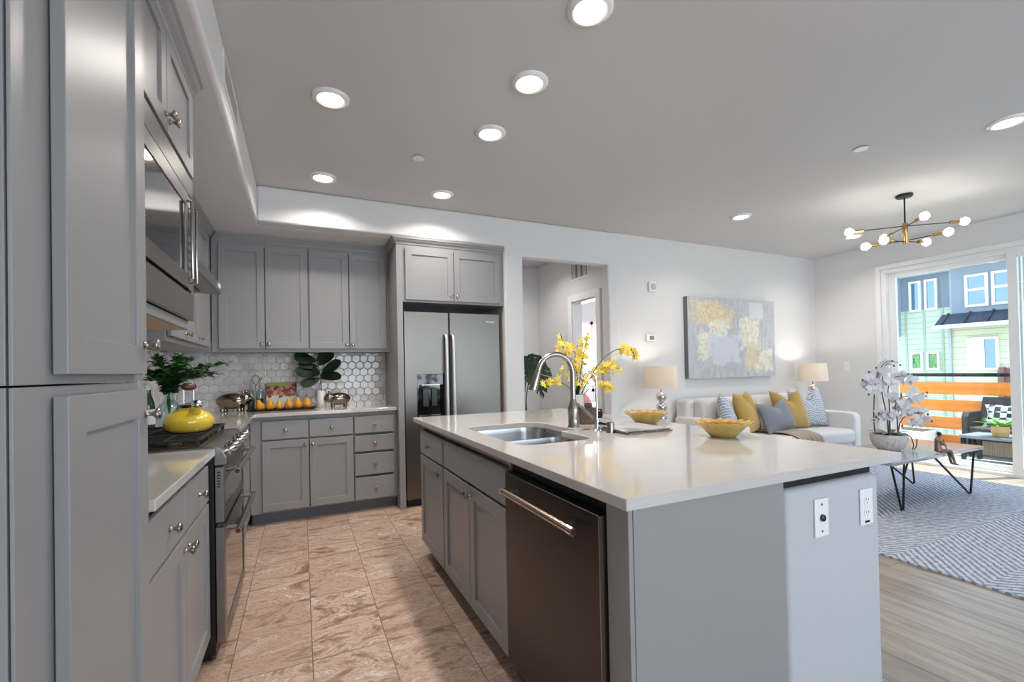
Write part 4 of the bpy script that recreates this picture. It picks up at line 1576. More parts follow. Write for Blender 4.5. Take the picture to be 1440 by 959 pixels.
# brown box camera ornament
cb = Vector((1.478, 2.165, .914))
t = thing('box_camera', 'brown wooden box-camera ornament behind the faucet', 'ornament', cb, -YAW)
WB = mat('aged_brown_wood', (74, 54, 42), .45, vary=((104, 80, 62), 14))
MB().box(-.058, .030, -.042, .042, 0, .094).build('box', WB, t, world=False, bevel=.004)
MB().box(.030, .046, -.036, .036, .012, .090).build('lens_board', mat('dark_brown_leather', (48, 34, 28), .5), t, world=False, bevel=.004)
MB().lathe([(.026, 0), (.028, .004), (.028, .026), (.022, .030), (.018, .026), (.004, .024)], T=lambda p: (.046+p[2], p[0], .056+p[1]), seg=20).build('lens', mat('dark_bronze', (64, 52, 44), .25, .8), t, world=False, smooth=40)
MB().box(-.022, .018, -.018, .018, .094, .118).build('viewfinder', WB, t, world=False, bevel=.003)

# newspaper
t = thing('newspaper', 'folded grey newspaper lying on the island beside the tap', 'newspaper', (1.50, 1.80, .914))
k = NT('newsprint')
v = k.obj()
s = k.n('SeparateXYZ', Vector=v)
ln = k.math('LESS_THAN', k.math('FRACT', k.math('DIVIDE', s.outputs[1], .0065)), .42)
colm = k.math('LESS_THAN', k.math('FRACT', k.math('DIVIDE', s.outputs[0], .055)), .86)
blk = k.n('TexBrick', Vector=v, Scale=1.0, Color1=(0, 0, 0, 1), Color2=(1, 1, 1, 1), Mortar=(0, 0, 0, 1), Mortar__Size=.004, Brick__Width=.09, Row__Height=.07)
pic = k.math('GREATER_THAN', k.n('SeparateColor', Color=blk.outputs['Color']).outputs[0], .52)
base = k.mix(k.math('MULTIPLY', k.math('MULTIPLY', ln, colm), .6), lin((186, 185, 188)), lin((96, 96, 100)))
ph = k.mix(k.noise(v, 30, 3), lin((92, 86, 86)), lin((160, 152, 150)))
k.set(Base__Color=k.mix(pic, base, ph), Roughness=.8)
NEWS = k.m


def sheet(mb, x0, x1, y0, y1, z, wav, th, skew=0.0, n=14, ny=8, ph=0.0):
    vs_, fs_ = [], []
    for s_ in (0, 1):
        for j in range(ny+1):
            for i in range(n+1):
                u, w = i/n, j/ny
                zz = z+wav*(math.sin(u*7+w*2+ph)*.5+.5)*(.35+.65*w)*(1-.5*u)
                vs_.append((x0+(x1-x0)*u+skew*w, y0+(y1-y0)*w+.012*math.sin(u*3)*s_*0, zz+(th if s_ else 0)))
    N = (n+1)*(ny+1)
    for j in range(ny):
        for i in range(n):
            a = j*(n+1)+i
            fs_ += [(a, a+1, a+n+2, a+n+1), (N+a, N+a+n+1, N+a+n+2, N+a+1)]
    for j in range(ny):
        a, b2 = j*(n+1), (j+1)*(n+1)
        fs_ += [(a, b2, N+b2, N+a), (a+n, N+a+n, N+b2+n, b2+n)]
    for i in range(n):
        a = i
        b2 = ny*(n+1)+i
        fs_ += [(a, N+a, N+a+1, a+1), (b2, b2+1, N+b2+1, N+b2)]
    return mb.add(vs_, fs_)


m = sheet(MB(), 1.372, 1.640, 1.690, 1.935, .9145, .004, .006)
m.build('lower_section', NEWS, t, smooth=40)
m = sheet(MB(), 1.362, 1.632, 1.694, 1.95, .9225, .012, .003, .012)
m.build('upper_section', NEWS, t, smooth=40)

# two fluted bowls
k = NT('glazed_bowl')
nn = k.noise(k.obj(), 30, 4)
s = k.n('SeparateXYZ', Vector=k.obj())
rad2 = k.math('SQRT', k.math('ADD', k.math('MULTIPLY', s.outputs[0], s.outputs[0]), k.math('MULTIPLY', s.outputs[1], s.outputs[1])))
BOWLOUT = mat('olive_yellow_glaze', (212, 182, 104), .25, vary=((186, 166, 96), 14), coat=.4)
k.set(Base__Color=k.mix(k.math('GREATER_THAN', rad2, .094), k.ramp(nn, [(.35, (150, 84, 34)), (.5, (196, 126, 50)), (.68, (112, 62, 30))]), k.ramp(nn, [(.3, (206, 180, 112)), (.7, (184, 142, 70))])), Roughness=.2)
BOWLIN = k.m


def fluted(profile, seg, amp, nfl):
    vs_, fs_ = [], []
    for r, z, f in profile:
        for i in range(seg):
            a = 2*PI*i/seg
            q = r*(1+f*amp*math.cos(nfl*a))
            vs_.append((q*math.cos(a), q*math.sin(a), z+f*.004*math.cos(nfl*a)))
    for j in range(len(profile)-1):
        for i in range(seg):
            kk = (i+1) % seg
            fs_.append((j*seg+i, j*seg+kk, (j+1)*seg+kk, (j+1)*seg+i))
    return vs_, fs_


def mkbowl(loc, label):
    t = thing('fluted_bowl', label, 'bowl', loc, 0, 'fluted bowls on the island')
    seg = 72
    v1, f1 = fluted([(.004, .001, 0), (.050, .001, 0), (.054, .003, 0), (.072, .022, .2), (.092, .044, .6), (.118, .062, 1), (.120, .065, 1)], seg, .016, 16)
    MB().add(v1, f1).build('outside', BOWLOUT, t, world=False, smooth=60)
    v1, f1 = fluted([(.120, .065, 1), (.116, .066, 1), (.094, .054, .7), (.070, .028, .2), (.045, .009, 0), (.004, .007, 0)], seg, .016, 16)
    MB().add(v1, f1).build('inside', BOWLIN, t, world=False, smooth=60)
    return t


b0 = mkbowl((1.690, 1.440, .914), 'fluted yellow-brown bowl alone near the island corner')
dup(b0, (1.735, 1.985, .914), .4, 'fluted yellow-brown bowl behind the newspaper')

# ================================================================== hall plant, bedroom
hp = Vector((2.585, 4.98, 0))
t = thing('potted_plant', 'dark split-leaf plant standing in the hallway', 'plant', hp)
MB().lathe([(.11, 0), (.13, .01), (.155, .30), (.165, .36), (.155, .36), (.148, .32), (.003, .32)], hp, seg=28).build('pot', mat('grey_pot', (120, 118, 116), .6), t, smooth=50)


def monstera(base, d, side, L, W):
    """split leaf: outline with notches, gently folded"""
    base, d, side = Vector(base), Vector(d).normalized(), Vector(side)
    side = (side-d*side.dot(d)).normalized()
    up = side.cross(d)
    mb = MB()
    n = 7
    for s in (-1, 1):
        for i in range(n):
            t0, t1 = i/n, (i+.84)/n
            def wd(q):
                return W*.5*math.sin(PI*min(1, (.12+.88*q)**.8))
            a, b = base+d*(L*t0), base+d*(L*t1)
            o1 = base+d*(L*(t0+.16))+side*(s*wd(t0+.07))-up*(.10*L*t0)
            o2 = base+d*(L*(t1+.17))+side*(s*wd(t1))-up*(.10*L*t1)
            m1, m2 = a.lerp(o1, .5)+up*.012, b.lerp(o2, .5)+up*.012
            mb.add([a, b, m2, m1, o2, o1], [(0, 1, 2, 3), (3, 2, 4, 5)])
        mb.add([base, base+d*L, base+d*L+side*(s*W*.06), base+side*(s*W*.10)], [(0, 1, 2, 3)])
    return mb


for ax, dz, ln_, d in ((.03, 1.36, .44, (.06, -.2, -1)), (-.12, 1.40, .42, (-.35, -.3, -.9)), (-.04, 1.42, .34, (.3, .2, -.8))):
    b = hp+Vector((ax, -.03, dz))
    st = MB().tube(smoothpath([hp+Vector((0, 0, .30)), hp+Vector((ax*.3-.08, .05, .85)), b], 6), .007, 8).build('leaf_stem', GSTEM, t, smooth=60)
    monstera(b, d, (1, -.3, .1), ln_, .33).build('leaf', LEAFD, st)

t = thing('bed', 'bed with white duvet seen through the hallway doorway', 'bed', (4.25, 6.0, 0))
MB().box(3.55, 5.05, 5.15, 6.90, .12, .34).build('frame', mat('bed_linen_grey', (170, 170, 176), .8), t, bevel=.03)
MB().box(3.53, 5.07, 5.12, 6.92, .34, .62).build('duvet', mat('white_linen', (232, 232, 236), .85), t, bevel=.07, seg=4)
for x in (3.60, 4.98):
    for y in (5.2, 6.82):
        MB().box(x-.03, x+.03, y-.03, y+.03, 0, .12).build('leg', DARKM, t)


def pillow_mb(w, h, th, chop=0.0, n=20):
    """square cushion with drawn-out corners; chop dents the top edge"""
    mb = MB()
    vs_, fs_ = [], []
    for s in (1, -1):
        for j in range(n+1):
            for i in range(n+1):
                u, v = 2*i/n-1, 2*j/n-1
                k = (1-abs(u)**2.6)*(1-abs(v)**2.6)
                z = s*th*.5*max(k, 0)**.55
                pin = 1-.09*(1-abs(u)**2)*abs(v)**3
                pin2 = 1-.09*(1-abs(v)**2)*abs(u)**3
                x, y = u*w*.5*pin2, v*h*.5*pin
                if chop:
                    y -= chop*math.exp(-(u/.36)**2)*max(0, (v+1)/2)**1.6
                    z *= 1-.25*math.exp(-(u/.3)**2)*max(0, v)
                vs_.append((x, y, z))
    N = (n+1)**2
    for j in range(n):
        for i in range(n):
            a = j*(n+1)+i
            fs_ += [(a, a+1, a+n+2, a+n+1), (N+a, N+a+n+1, N+a+n+2, N+a+1)]
    mb.add(vs_, fs_)
    return mb


def cushion(label, c, w, h, th, m_, yaw, lean, chop=0.0, roll=0.0, name='cushion', cat='cushion', group='sofa cushions'):
    """c = bottom centre; faces -y turned by yaw; leans back"""
    mb = pillow_mb(w, h, th, chop)
    o = mb.build(name, m_, smooth=80)
    R = Matrix.Rotation(yaw, 4, 'Z') @ Matrix.Rotation(PI/2-lean, 4, 'X') @ Matrix.Rotation(roll, 4, 'Z')
    up_ = (R @ Vector((0, 1, 0)))
    o.matrix_world = Matrix.Translation(Vector(c)+up_*(h*.5)) @ R
    return tag(o, label, cat, group)


cushion('pink pillow on the bed beyond the hallway', (3.80, 5.62, .605), .55, .30, .16, mat('pink_cotton', (214, 138, 148), .8), math.radians(35), .5, name='pillow', cat='pillow', group='bed pillows')
cushion('white pillow on the bed beyond the hallway', (4.10, 6.22, .605), .62, .42, .18, mat('white_cotton', (236, 236, 240), .8), math.radians(25), .35, name='pillow', cat='pillow', group='bed pillows')
m = MB()
n = 24
vs_, fs_ = [], []
for i in range(n+1):
    x = 5.0+.26*i/n
    y = 6.90+.022*math.sin(i*1.6)
    vs_ += [(x, y, .05), (x, y, 2.2), (x, y+.004, .05), (x, y+.004, 2.2)]
for i in range(n):
    a = 4*i
    fs_ += [(a, a+4, a+5, a+1), (a+2, a+3, a+7, a+6), (a+1, a+5, a+7, a+3), (a, a+2, a+6, a+4)]
fs_ += [(0, 1, 3, 2), (4*n, 4*n+2, 4*n+3, 4*n+1)]
o = m.add(vs_, fs_).build('curtain', mat('pink_curtain', (206, 120, 128), .8), smooth=60)
tag(o, 'pink curtain beside the bedroom window', 'curtain')

# ================================================================== living area
o = MB().prism(rrect(3.335, 6.25, .25, 3.55, .01), .0005, .012).build('area_rug', RUG)
tag(o, 'large blue-grey chevron rug under the coffee table', 'rug')

# painting
k = NT('abstract_painting')
v = k.obj()
s = k.n('SeparateXYZ', Vector=v)
X, Z = s.outputs[0], s.outputs[2]
nA = k.noise(v, 4.2, 9, .72, .6)
nB = k.noise(k.mapping(v, scale=(3, 1, 1)), 6.0, 5, .7)


def patch(cx, cz, sx_, sz_, rough_=1.5):
    dx_ = k.math('DIVIDE', k.math('ABSOLUTE', k.math('SUBTRACT', X, cx)), sx_)
    dz_ = k.math('DIVIDE', k.math('ABSOLUTE', k.math('SUBTRACT', Z, cz)), sz_)
    mx = k.math('MAXIMUM', dx_, dz_)
    q = k.math('ADD', mx, k.math('MULTIPLY_ADD', nA, rough_*2, -rough_))
    return k.math('MULTIPLY_ADD', q, -5.0, 5.5, True)


c = k.ramp(nB, [(.3, (168, 171, 178)), (.5, (186, 188, 194)), (.7, (202, 204, 208))])
goldc = k.ramp(k.noise(v, 40, 4, .7), [(.35, (200, 176, 128)), (.5, (220, 204, 166)), (.65, (230, 221, 198))])
cream = k.ramp(k.noise(v, 22, 5, .7), [(.35, (204, 196, 170)), (.55, (232, 228, 214)), (.7, (240, 238, 232))])
c = k.mix(k.math('MULTIPLY', patch(-.38, .30, .30, .15), .9), c, goldc)
c = k.mix(k.math('MULTIPLY', patch(-.28, .10, .16, .12), .9), c, cream)
c = k.mix(k.math('MULTIPLY', patch(-.52, -.10, .10, .18), .85), c, cream)
c = k.mix(k.math('MULTIPLY', patch(.30, .05, .17, .20), .9), c, cream)
c = k.mix(k.math('MULTIPLY', patch(.34, -.24, .12, .18), .8), c, goldc)
c = k.mix(k.math('MULTIPLY', patch(.58, -.28, .14, .13), .9), c, cream)
c = k.mix(k.math('MULTIPLY', patch(.42, .36, .13, .10, .1), .8), c, lin((214, 216, 220)))
c = k.mix(k.math('MULTIPLY', patch(-.14, -.14, .24, .16), .9), c, lin((205, 209, 219)))
k.set(Base__Color=c, Roughness=.6)
t = thing('painting', 'large grey and gold abstract canvas above the sofa', 'painting', (4.970, 4.068, 1.577))
MB().box(4.192, 5.748, 4.0345, 4.036, 1.082, 2.072).build('canvas_face', k.m, t, bevel=0)
MB().box(4.192, 5.748, 4.036, 4.099, 1.082, 2.072).build('stretcher', mat('canvas_edge_grey', (112, 114, 118), .7), t, bevel=.004)

# sofa
SX0, SX1 = 3.95, 5.95
t = thing('sofa', 'pale grey upholstered sofa under the abstract painting', 'sofa', ((SX0+SX1)/2, 3.6, 0))
MB().box(SX0+.02, SX1-.02, 3.16, 4.02, .14, .30).build('base', SOFAF, t, bevel=.025, seg=3)
MB().box(SX0+.02, SX1-.02, 3.86, 4.04, .28, .845).build('back_frame', SOFAF, t, bevel=.04, seg=4)
for x0, x1 in ((SX0, SX0+.115), (SX1-.115, SX1)):
    m = MB().prism([(3.13, .13), (3.13, .600), (3.16, .645), (3.24, .655), (3.96, .655), (4.03, .64), (4.03, .13)], x0, x1, T=lambda p: (p[2], p[0], p[1]))
    m.build('arm', SOFAF, t, bevel=.022, seg=4)
xm = (SX0+SX1)/2
for x0, x1 in ((SX0+.118, xm-.003), (xm+.003, SX1-.118)):
    MB().box(x0, x1, 3.12, 3.88, .30, .465).build('seat_cushion', SOFAF, t, bevel=.05, seg=5)
    m = MB().prism([(3.66, .465), (3.72, .80), (3.76, .86), (3.85, .87), (3.885, .82), (3.885, .465)], x0, x1, T=lambda p: (p[2], p[0], p[1]))
    m.build('back_cushion', SOFAF, t, bevel=.045, seg=5)
for x in (SX0+.07, SX1-.07):
    for y in (3.20, 3.96):
        MB().lathe([(.018, .012), (.026, .14)], (x, y, 0), seg=14).build('leg', mat('dark_walnut', (58, 44, 36), .4), t, smooth=40)

cushion('left grey arc-patterned cushion against the sofa arm', (4.235, 3.46, .468), .47, .47, .17, ARCF, math.radians(40), .30, .13)
cushion('left mustard cushion beside the grey arc-patterned one', (4.560, 3.47, .468), .48, .48, .18, GOLD, math.radians(22), .30, .12)
cushion('slate grey lumbar cushion in the middle of the sofa', (4.900, 3.36, .478), .56, .36, .16, GREYV, math.radians(4), .38, .07, math.radians(4))
cushion('right mustard cushion behind the slate lumbar cushion', (5.290, 3.48, .468), .47, .47, .17, GOLD, math.radians(-8), .33, .13)
cushion('right grey arc-patterned cushion near the far sofa arm', (5.600, 3.47, .468), .48, .48, .18, ARCF, math.radians(-12), .30, .14)

# throw blanket over the seat front
m = MB()
prof = [(3.62, .470), (3.40, .474), (3.22, .472), (3.135, .462), (3.106, .430), (3.100, .36), (3.100, .27)]
n = 26
vs_, fs_ = [], []
for s_ in (0, 1):
    for j, (y, z) in enumerate(prof):
        for i in range(n+1):
            u = i/n
            w = .006*math.sin(u*34+j*.5)+.004*math.sin(u*11)
            up1 = 1 if j < 3 else 0
            x = 4.78+.40*u+.05*(j/6)-.12*(1-j/6)
            vs_.append((x, y-(0 if up1 else w+.004)-s_*(.010 if not up1 else 0), z+(w+.010 if up1 else 0)+s_*(.010 if up1 else .004)))
N = (n+1)*len(prof)
for j in range(len(prof)-1):
    for i in range(n):
        a = j*(n+1)+i
        fs_ += [(a, a+1, a+n+2, a+n+1), (N+a, N+a+n+1, N+a+n+2, N+a+1)]
    a, b = j*(n+1), (j+1)*(n+1)
    fs_ += [(a, b, N+b, N+a), (a+n, N+a+n, N+b+n, b+n)]
for i in range(n):
    a = i
    b = (len(prof)-1)*(n+1)+i
    fs_ += [(a, N+a, N+a+1, a+1), (b, b+1, N+b+1, N+b)]
o = m.add(vs_, fs_).build('throw_blanket', THROWF, smooth=60)
tag(o, 'taupe knitted throw draped over the sofa seat front', 'throw')

# end tables and lamps


def endtable(loc, label):
    t = thing('end_table', label, 'side table', loc, 0, 'end tables')
    MB().lathe([(.19, .575), (.20, .58), (.20, .60), (.195, .604), (.003, .604)], seg=36).build('table_top', mat('white_lacquer', (214, 212, 210), .25), t, world=False, smooth=40)
    MB().tube([(0, 0, .02), (0, 0, .578)], .018, 14).build('post', CHROME, t, world=False, smooth=50)
    MB().lathe([(.15, 0), (.15, .012), (.02, .024)], seg=32).build('base', CHROME, t, world=False, smooth=40)
    return t


def lamp(loc, label):
    t = thing('table_lamp', label, 'lamp', loc, 0, 'chrome ball table lamps')
    MB().box(-.055, .055, -.055, .055, 0, .030).build('base', mat('clear_acrylic', (214, 218, 222), .08, coat=.5), t, world=False, bevel=.003)
    for z in (.080, .192, .304):
        MB().ball((0, 0, z), .056, 24, 16).build('ball', CHROME, t, world=False, smooth=60)
        if z < .3:
            MB().tube([(0, 0, z+.05), (0, 0, z+.062)], .018, 14).build('collar', CHROME, t, world=False)
    MB().tube([(0, 0, .355), (0, 0, .50)], .008, 12).build('stem', NICKEL, t, world=False, smooth=50)
    sh = MB().lathe([(.182, .400), (.160, .632), (.158, .632), (.180, .400)], seg=40, close=False)
    sh.build('shade', cloth_translucent('lamp_shade_linen', (238, 230, 218), .36), t, world=False, smooth=40, recalc=False)
    MB().ball((0, 0, .52), .028, 14, 10).build('bulb', mat('warm_bulb', (255, 236, 210), .4, emit=((255, 226, 184), 10)), t, world=False, smooth=60)
    light('lamp_glow', 'POINT', (loc[0], loc[1], loc[2]+.56), LAMP_W, (1.0, .86, .70), shadow_soft_size=.03)
    return t


endtable((3.50, 3.76, 0), 'round white end table left of the sofa')
endtable((6.175, 3.80, 0), 'round white end table right of the sofa')
lamp((3.50, 3.76, .6045), 'chrome ball lamp with drum shade left of the sofa')
lamp((6.150, 3.80, .6045), 'chrome ball lamp with drum shade right of the sofa')

# coffee table
TX0, TX1, TY0, TY1, TZ = 4.12, 5.62, 1.955, 2.52, .452
t = thing('coffee_table', 'slim coffee table with grey top and black hairpin legs', 'coffee table', (4.87, 2.24, 0))
MB().prism(rrect(TX0, TX1, TY0, TY1, .02), TZ-.028, TZ).build('table_top', mat('grey_lacquer_top', (150, 150, 158), .18, coat=.5), t, bevel=.006, seg=3)
for pts in ([(4.25, 2.035, TZ-.026), (4.425, 2.05, .0215), (4.450, 2.05, .0215), (4.452, 2.035, TZ-.026)],
            [(4.83, 2.0, TZ-.026), (5.505, 2.03, .0215), (5.535, 2.03, .0215), (5.54, 2.0, TZ-.026)],
            [(4.25, 2.45, TZ-.026), (4.425, 2.43, .0215), (4.450, 2.43, .0215), (4.452, 2.45, TZ-.026)],
            [(4.83, 2.48, TZ-.026), (5.505, 2.45, .0215), (5.535, 2.45, .0215), (5.54, 2.48, TZ-.026)]):
    MB().tube(pts, .0085, 8).build('hairpin_leg', DARKM, t, smooth=60)
MB().tube([(4.52, 2.035, TZ-.026), (4.452, 2.045, .28)], .0075, 8).build('leg_brace', DARKM, t, smooth=60)

# orchid arrangement
ob = Vector((4.735, 2.275, TZ))
t = thing('orchid_pot', 'white orchids in a pale stone bowl on the coffee table', 'orchid', ob)
k = NT('veined_stone')
n1 = k.noise(k.mapping(k.obj(), rot=(0, .3, .4), scale=(1, 1, .35)), 16, 5, .6, 1.5)
k.set(Base__Color=k.ramp(n1, [(.35, (172, 164, 160)), (.48, (214, 208, 204)), (.6, (200, 192, 188)), (.72, (224, 220, 217))]), Roughness=.45)
MB().lathe([(.074, 0), (.083, .004), (.112, .034), (.131, .080), (.138, .126), (.140, .142), (.133, .142), (.129, .126), (.004, .124)], ob, seg=44).build('bowl', k.m, t, smooth=50)
MB().lathe([(.128, .127), (.09, .137), (.004, .140)], ob, seg=30).build('moss', mat('dark_moss', (54, 58, 40), .9, bump=(60, .8)), t, smooth=60)
k = NT('white_petal')
k.set(Base__Color=lin((214, 212, 218)), Roughness=.6)
PETW = k.m
rg = random.Random(21)
U = .0062
m_bud = mat('dark_bud', (86, 84, 74), .6)


def P(px, py, c=0.0):
    return S(ob, (px-1254)*U, (632-py)*U, c)


orch = [  # stem path, blossom centres, bud centres (photo-plane offsets turned into metres)
    ([(1237, 606, .02), (1236, 585, .02), (1236, 545, .0), (1240, 520, -.02), (1250, 506, -.03), (1266, 507, -.04)],
     [(1226, 524), (1236, 530), (1243, 537), (1233, 541), (1225, 533), (1247, 524), (1240, 518), (1250, 532), (1222, 543), (1229, 549), (1256, 536)],
     [(1219, 527), (1214, 531), (1223, 520), (1234, 514), (1222, 552), (1268, 511), (1257, 505)]),
    ([(1251, 606, -.02), (1249, 580, -.02), (1245, 550, -.01), (1248, 525, .0), (1256, 510, .02), (1268, 510, .04)],
     [(1250, 513), (1258, 508), (1244, 524), (1252, 520), (1238, 546), (1245, 545)],
     [(1270, 512), (1263, 505)]),
    ([(1263, 606, .05), (1263, 570, .05), (1263, 548, .06), (1270, 535, .08), (1282, 528, .10), (1296, 528, .11)],
     [(1283, 532), (1290, 536), (1294, 529), (1300, 532), (1288, 526), (1296, 538)],
     [(1302, 527), (1301, 537), (1286, 523)]),
    ([(1262, 606, -.04), (1260, 585, -.05), (1258, 568, -.05), (1268, 557, -.05), (1285, 556, -.04), (1304, 555, -.02)],
     [(1257, 562), (1264, 560), (1270, 565), (1278, 558), (1285, 561), (1291, 556), (1260, 568), (1266, 572), (1275, 553), (1280, 566), (1254, 556)],
     [(1296, 558), (1302, 553), (1306, 556), (1288, 563), (1308, 551)]),
    ([(1246, 606, -.06), (1246, 592, -.07), (1244, 580, -.08), (1236, 577, -.09), (1226, 582, -.10)],
     [(1238, 580), (1245, 577), (1231, 584), (1240, 587), (1247, 585), (1234, 577)],
     [(1224, 583), (1221, 587), (1228, 578)]),
    ([(1268, 606, .0), (1272, 592, .0), (1280, 583, -.01), (1294, 580, -.02), (1310, 588, -.03)],
     [(1276, 580), (1284, 585), (1290, 578), (1296, 584), (1303, 588), (1281, 592), (1288, 592), (1270, 585), (1297, 579)],
     [(1309, 588), (1312, 592), (1307, 582), (1284, 598)]),
]
for path, fl, bd in orch:
    pts = smoothpath([P(*p) for p in path], 7)
    st = MB().tube(pts, [.0055*(1-.6*i/len(pts)) for i in range(len(pts))], 7).build('flower_stem', STEM, t, smooth=60)
    m = MB()
    for (x, y) in fl+[(x+rg.uniform(-7, 7), y+rg.uniform(-6, 6)) for x, y in fl[::2]]:
        off = path[-2][2]+rg.uniform(-.05, .03)
        c = P(x, y, off)
        nv = -fw2+Vector((rg.uniform(-.6, .6), rg.uniform(-.6, .6), rg.uniform(-.4, .5)))
        r = rg.uniform(.042, .052)
        petals(m, c, nv, r*.95, 3, .62, rg)
        nn_ = nv.normalized()
        sd = nn_.cross(Vector((0, 0, 1))).normalized()
        for sg in (-1, 1):
            d = (sd*sg+Vector((0, 0, .25))+nn_*.2).normalized()
            m.leaf(c+nn_*.003, d, d.cross(nn_), r, r*1.05, .2, .7, 5, .08)
    m.build('blossoms', PETW, st)
    m = MB()
    for (x, y) in bd:
        c = P(x, y, path[-1][2])
        m.ball(c, (.008, .008, .010), 10, 8)
    m.build('buds', m_bud, st, smooth=60)
    m = MB()
    for (x, y) in fl[::2]:
        c = P(x, y, path[-2][2]-.03)
        m.ball(c, .006, 8, 6)
    m.build('lips', mat('pale_yellow_lip', (206, 190, 118), .6), st, smooth=60)
for a, L, W, b in ((.2, .16, .055, .35), (1.2, .14, .05, .3), (2.4, .15, .055, .3), (3.4, .17, .05, .45), (4.4, .14, .055, .35), (5.3, .16, .06, .3)):
    d = Vector((math.cos(a), math.sin(a), .55))
    m = MB().leaf(ob+Vector((math.cos(a)*.03, math.sin(a)*.03, .135)), d, d.cross(Vector((0, 0, 1))), L, W, b, .7, 6, .12)
    m.build('leaf', LEAFD, t, smooth=80)
MB().tube(smoothpath([S(ob, .09, .155, -.06), S(ob, .135, .12, -.07), S(ob, .150, .05, -.08), S(ob, .13, .018, -.09), S(ob, .17, .03, -.08), S(ob, .20, .10, -.06)], 6), .004, 8).build('root', STEM, t, smooth=60)

# seated bronze figurine on the table edge
fb = Vector((4.872, 1.984, TZ+.006))
t = thing('seated_figurine', 'small bronze figure seated on the coffee table edge', 'figurine', fb)
dr = rt2
sd = fw2
sk = MB()


def q(a, b, c=0.0):
    return fb+dr*a+Vector((0, 0, b))+sd*c


BRZ = mat('weathered_bronze', (138, 116, 98), .42, .5)
m = MB()
m.tube([q(0, .012), q(-.002, .035), q(-.006, .075), q(.0, .108), q(.004, .122), q(.008, .132)], [.026, .024, .019, .024, .014, .010], 14)
m.ball(q(.014, .152), (.017, .015, .020), 14, 10)
for s_ in (-1, 1):
    c = s_*.016
    m.tube([q(.0, .014, c), q(.045, .018, c), q(.088, .016, c)], [.017, .015, .012], 12)
    m.tube([q(.088, .016, c), q(.108, -.040, c), q(.122, -.092, c)], [.012, .011, .008], 12)
    m.tube([q(.120, -.090, c), q(.138, -.100, c), q(.150, -.102, c)], [.008, .008, .005], 10)
    m.tube([q(.0, .104, s_*.022), q(.020, .070, s_*.032), q(.052, .062, s_*.016)], [.0095, .008, .0065], 10)
    m.ball(q(.056, .062, s_*.013), .0075, 8, 6)
o = m.build('body', BRZ, t, smooth=80)
r = o.modifiers.new('remesh', 'REMESH')
r.mode = 'VOXEL'
r.voxel_size = .003
r.use_smooth_shade = True
s_ = o.modifiers.new('smooth', 'SMOOTH')
s_.iterations = 4
MB().tube([q(.030, .115, -.01), q(.060, .060, 0), q(.082, .022, .01)], .004, 8).build('flute', BRZ, t, smooth=60)
hm = MB()
hm.ball(q(.010, .158), (.0185, .0165, .0175), 14, 10)
hm.build('hair', mat('dark_bronze', (64, 52, 44), .25, .8), t, smooth=60)

# wall devices
t = thing('door_chime', 'white box chime high on the living wall', 'chime', (3.700, YL, 2.16))
MB().box(3.650, 3.752, YL-.032, YL, 2.105, 2.215).build('base', TRIMW, t, bevel=.006)
MB().lathe([(.040, 0), (.040, .006), (.032, .010), (.003, .011)], T=lambda p: (3.706+p[0], YL-.032-p[2], 2.16+p[1]), seg=24).build('speaker_cover', mat('chime_grey', (186, 186, 186), .5), t, smooth=40)
t = thing('thermostat', 'white thermostat with grey display above the left lamp', 'thermostat', (3.665, YL, 1.565))
MB().box(3.600, 3.730, YL-.026, YL, 1.527, 1.607).build('housing', TRIMW, t, bevel=.005)
MB().box(3.640, 3.708, YL-.027, YL-.0255, 1.545, 1.590).build('display', GREYP, t)
t = thing('light_switch', 'white light switch on the wall beside the sliding door', 'switch', (XR, 3.69, 1.19))
MB().box(XR-.006, XR, 3.652, 3.728, 1.13, 1.25).build('plate', TRIMW, t, bevel=.002)
MB().box(XR-.010, XR-.005, 3.673, 3.707, 1.157, 1.223).build('rocker', WHITEP, t, bevel=.002)

# ================================================================== balcony
struct('floor_balcony', B(XR+.16, 8.52, -2.0, 5.5, -.14, -.02), mat('balcony_concrete', (206, 204, 198), .8, vary=((190, 188, 182), 6)))
ORG = mat('orange_board', (240, 146, 52), .5, vary=((228, 124, 34), 3.0, (1, .3, 6)))
t = thing('balcony_railing', 'balcony railing of wide orange boards under a dark rail', 'railing', (8.42, 1.6, -.02))
for z0, z1 in ((.755, .932), (.512, .676), (.262, .430), (.02, .178)):
    MB().box(8.40, 8.435, -1.9, 5.4, z0, z1).build('board', ORG, t, bevel=.004)
MB().box(8.395, 8.46, -1.95, 5.45, 1.010, 1.058).build('top_rail', DARKM, t, bevel=.004)
for y in (-1.8, .1, 2.0, 3.9, 5.3):
    MB().box(8.44, 8.48, y-.025, y+.025, -.02, 1.01).build('post', DARKM, t)

t = thing('planter_box', 'pale planter box standing against the balcony railing', 'planter', (8.05, 3.62, -.02))
MB().prism(rrect(7.92, 8.30, 3.36, 3.95, .03), -.02, .24).build('box', mat('pale_planter', (216, 220, 218), .6), t, bevel=.01)
MB().box(7.95, 8.27, 3.40, 3.91, .24, .246).build('soil', mat('soil', (70, 60, 50), .9), t)

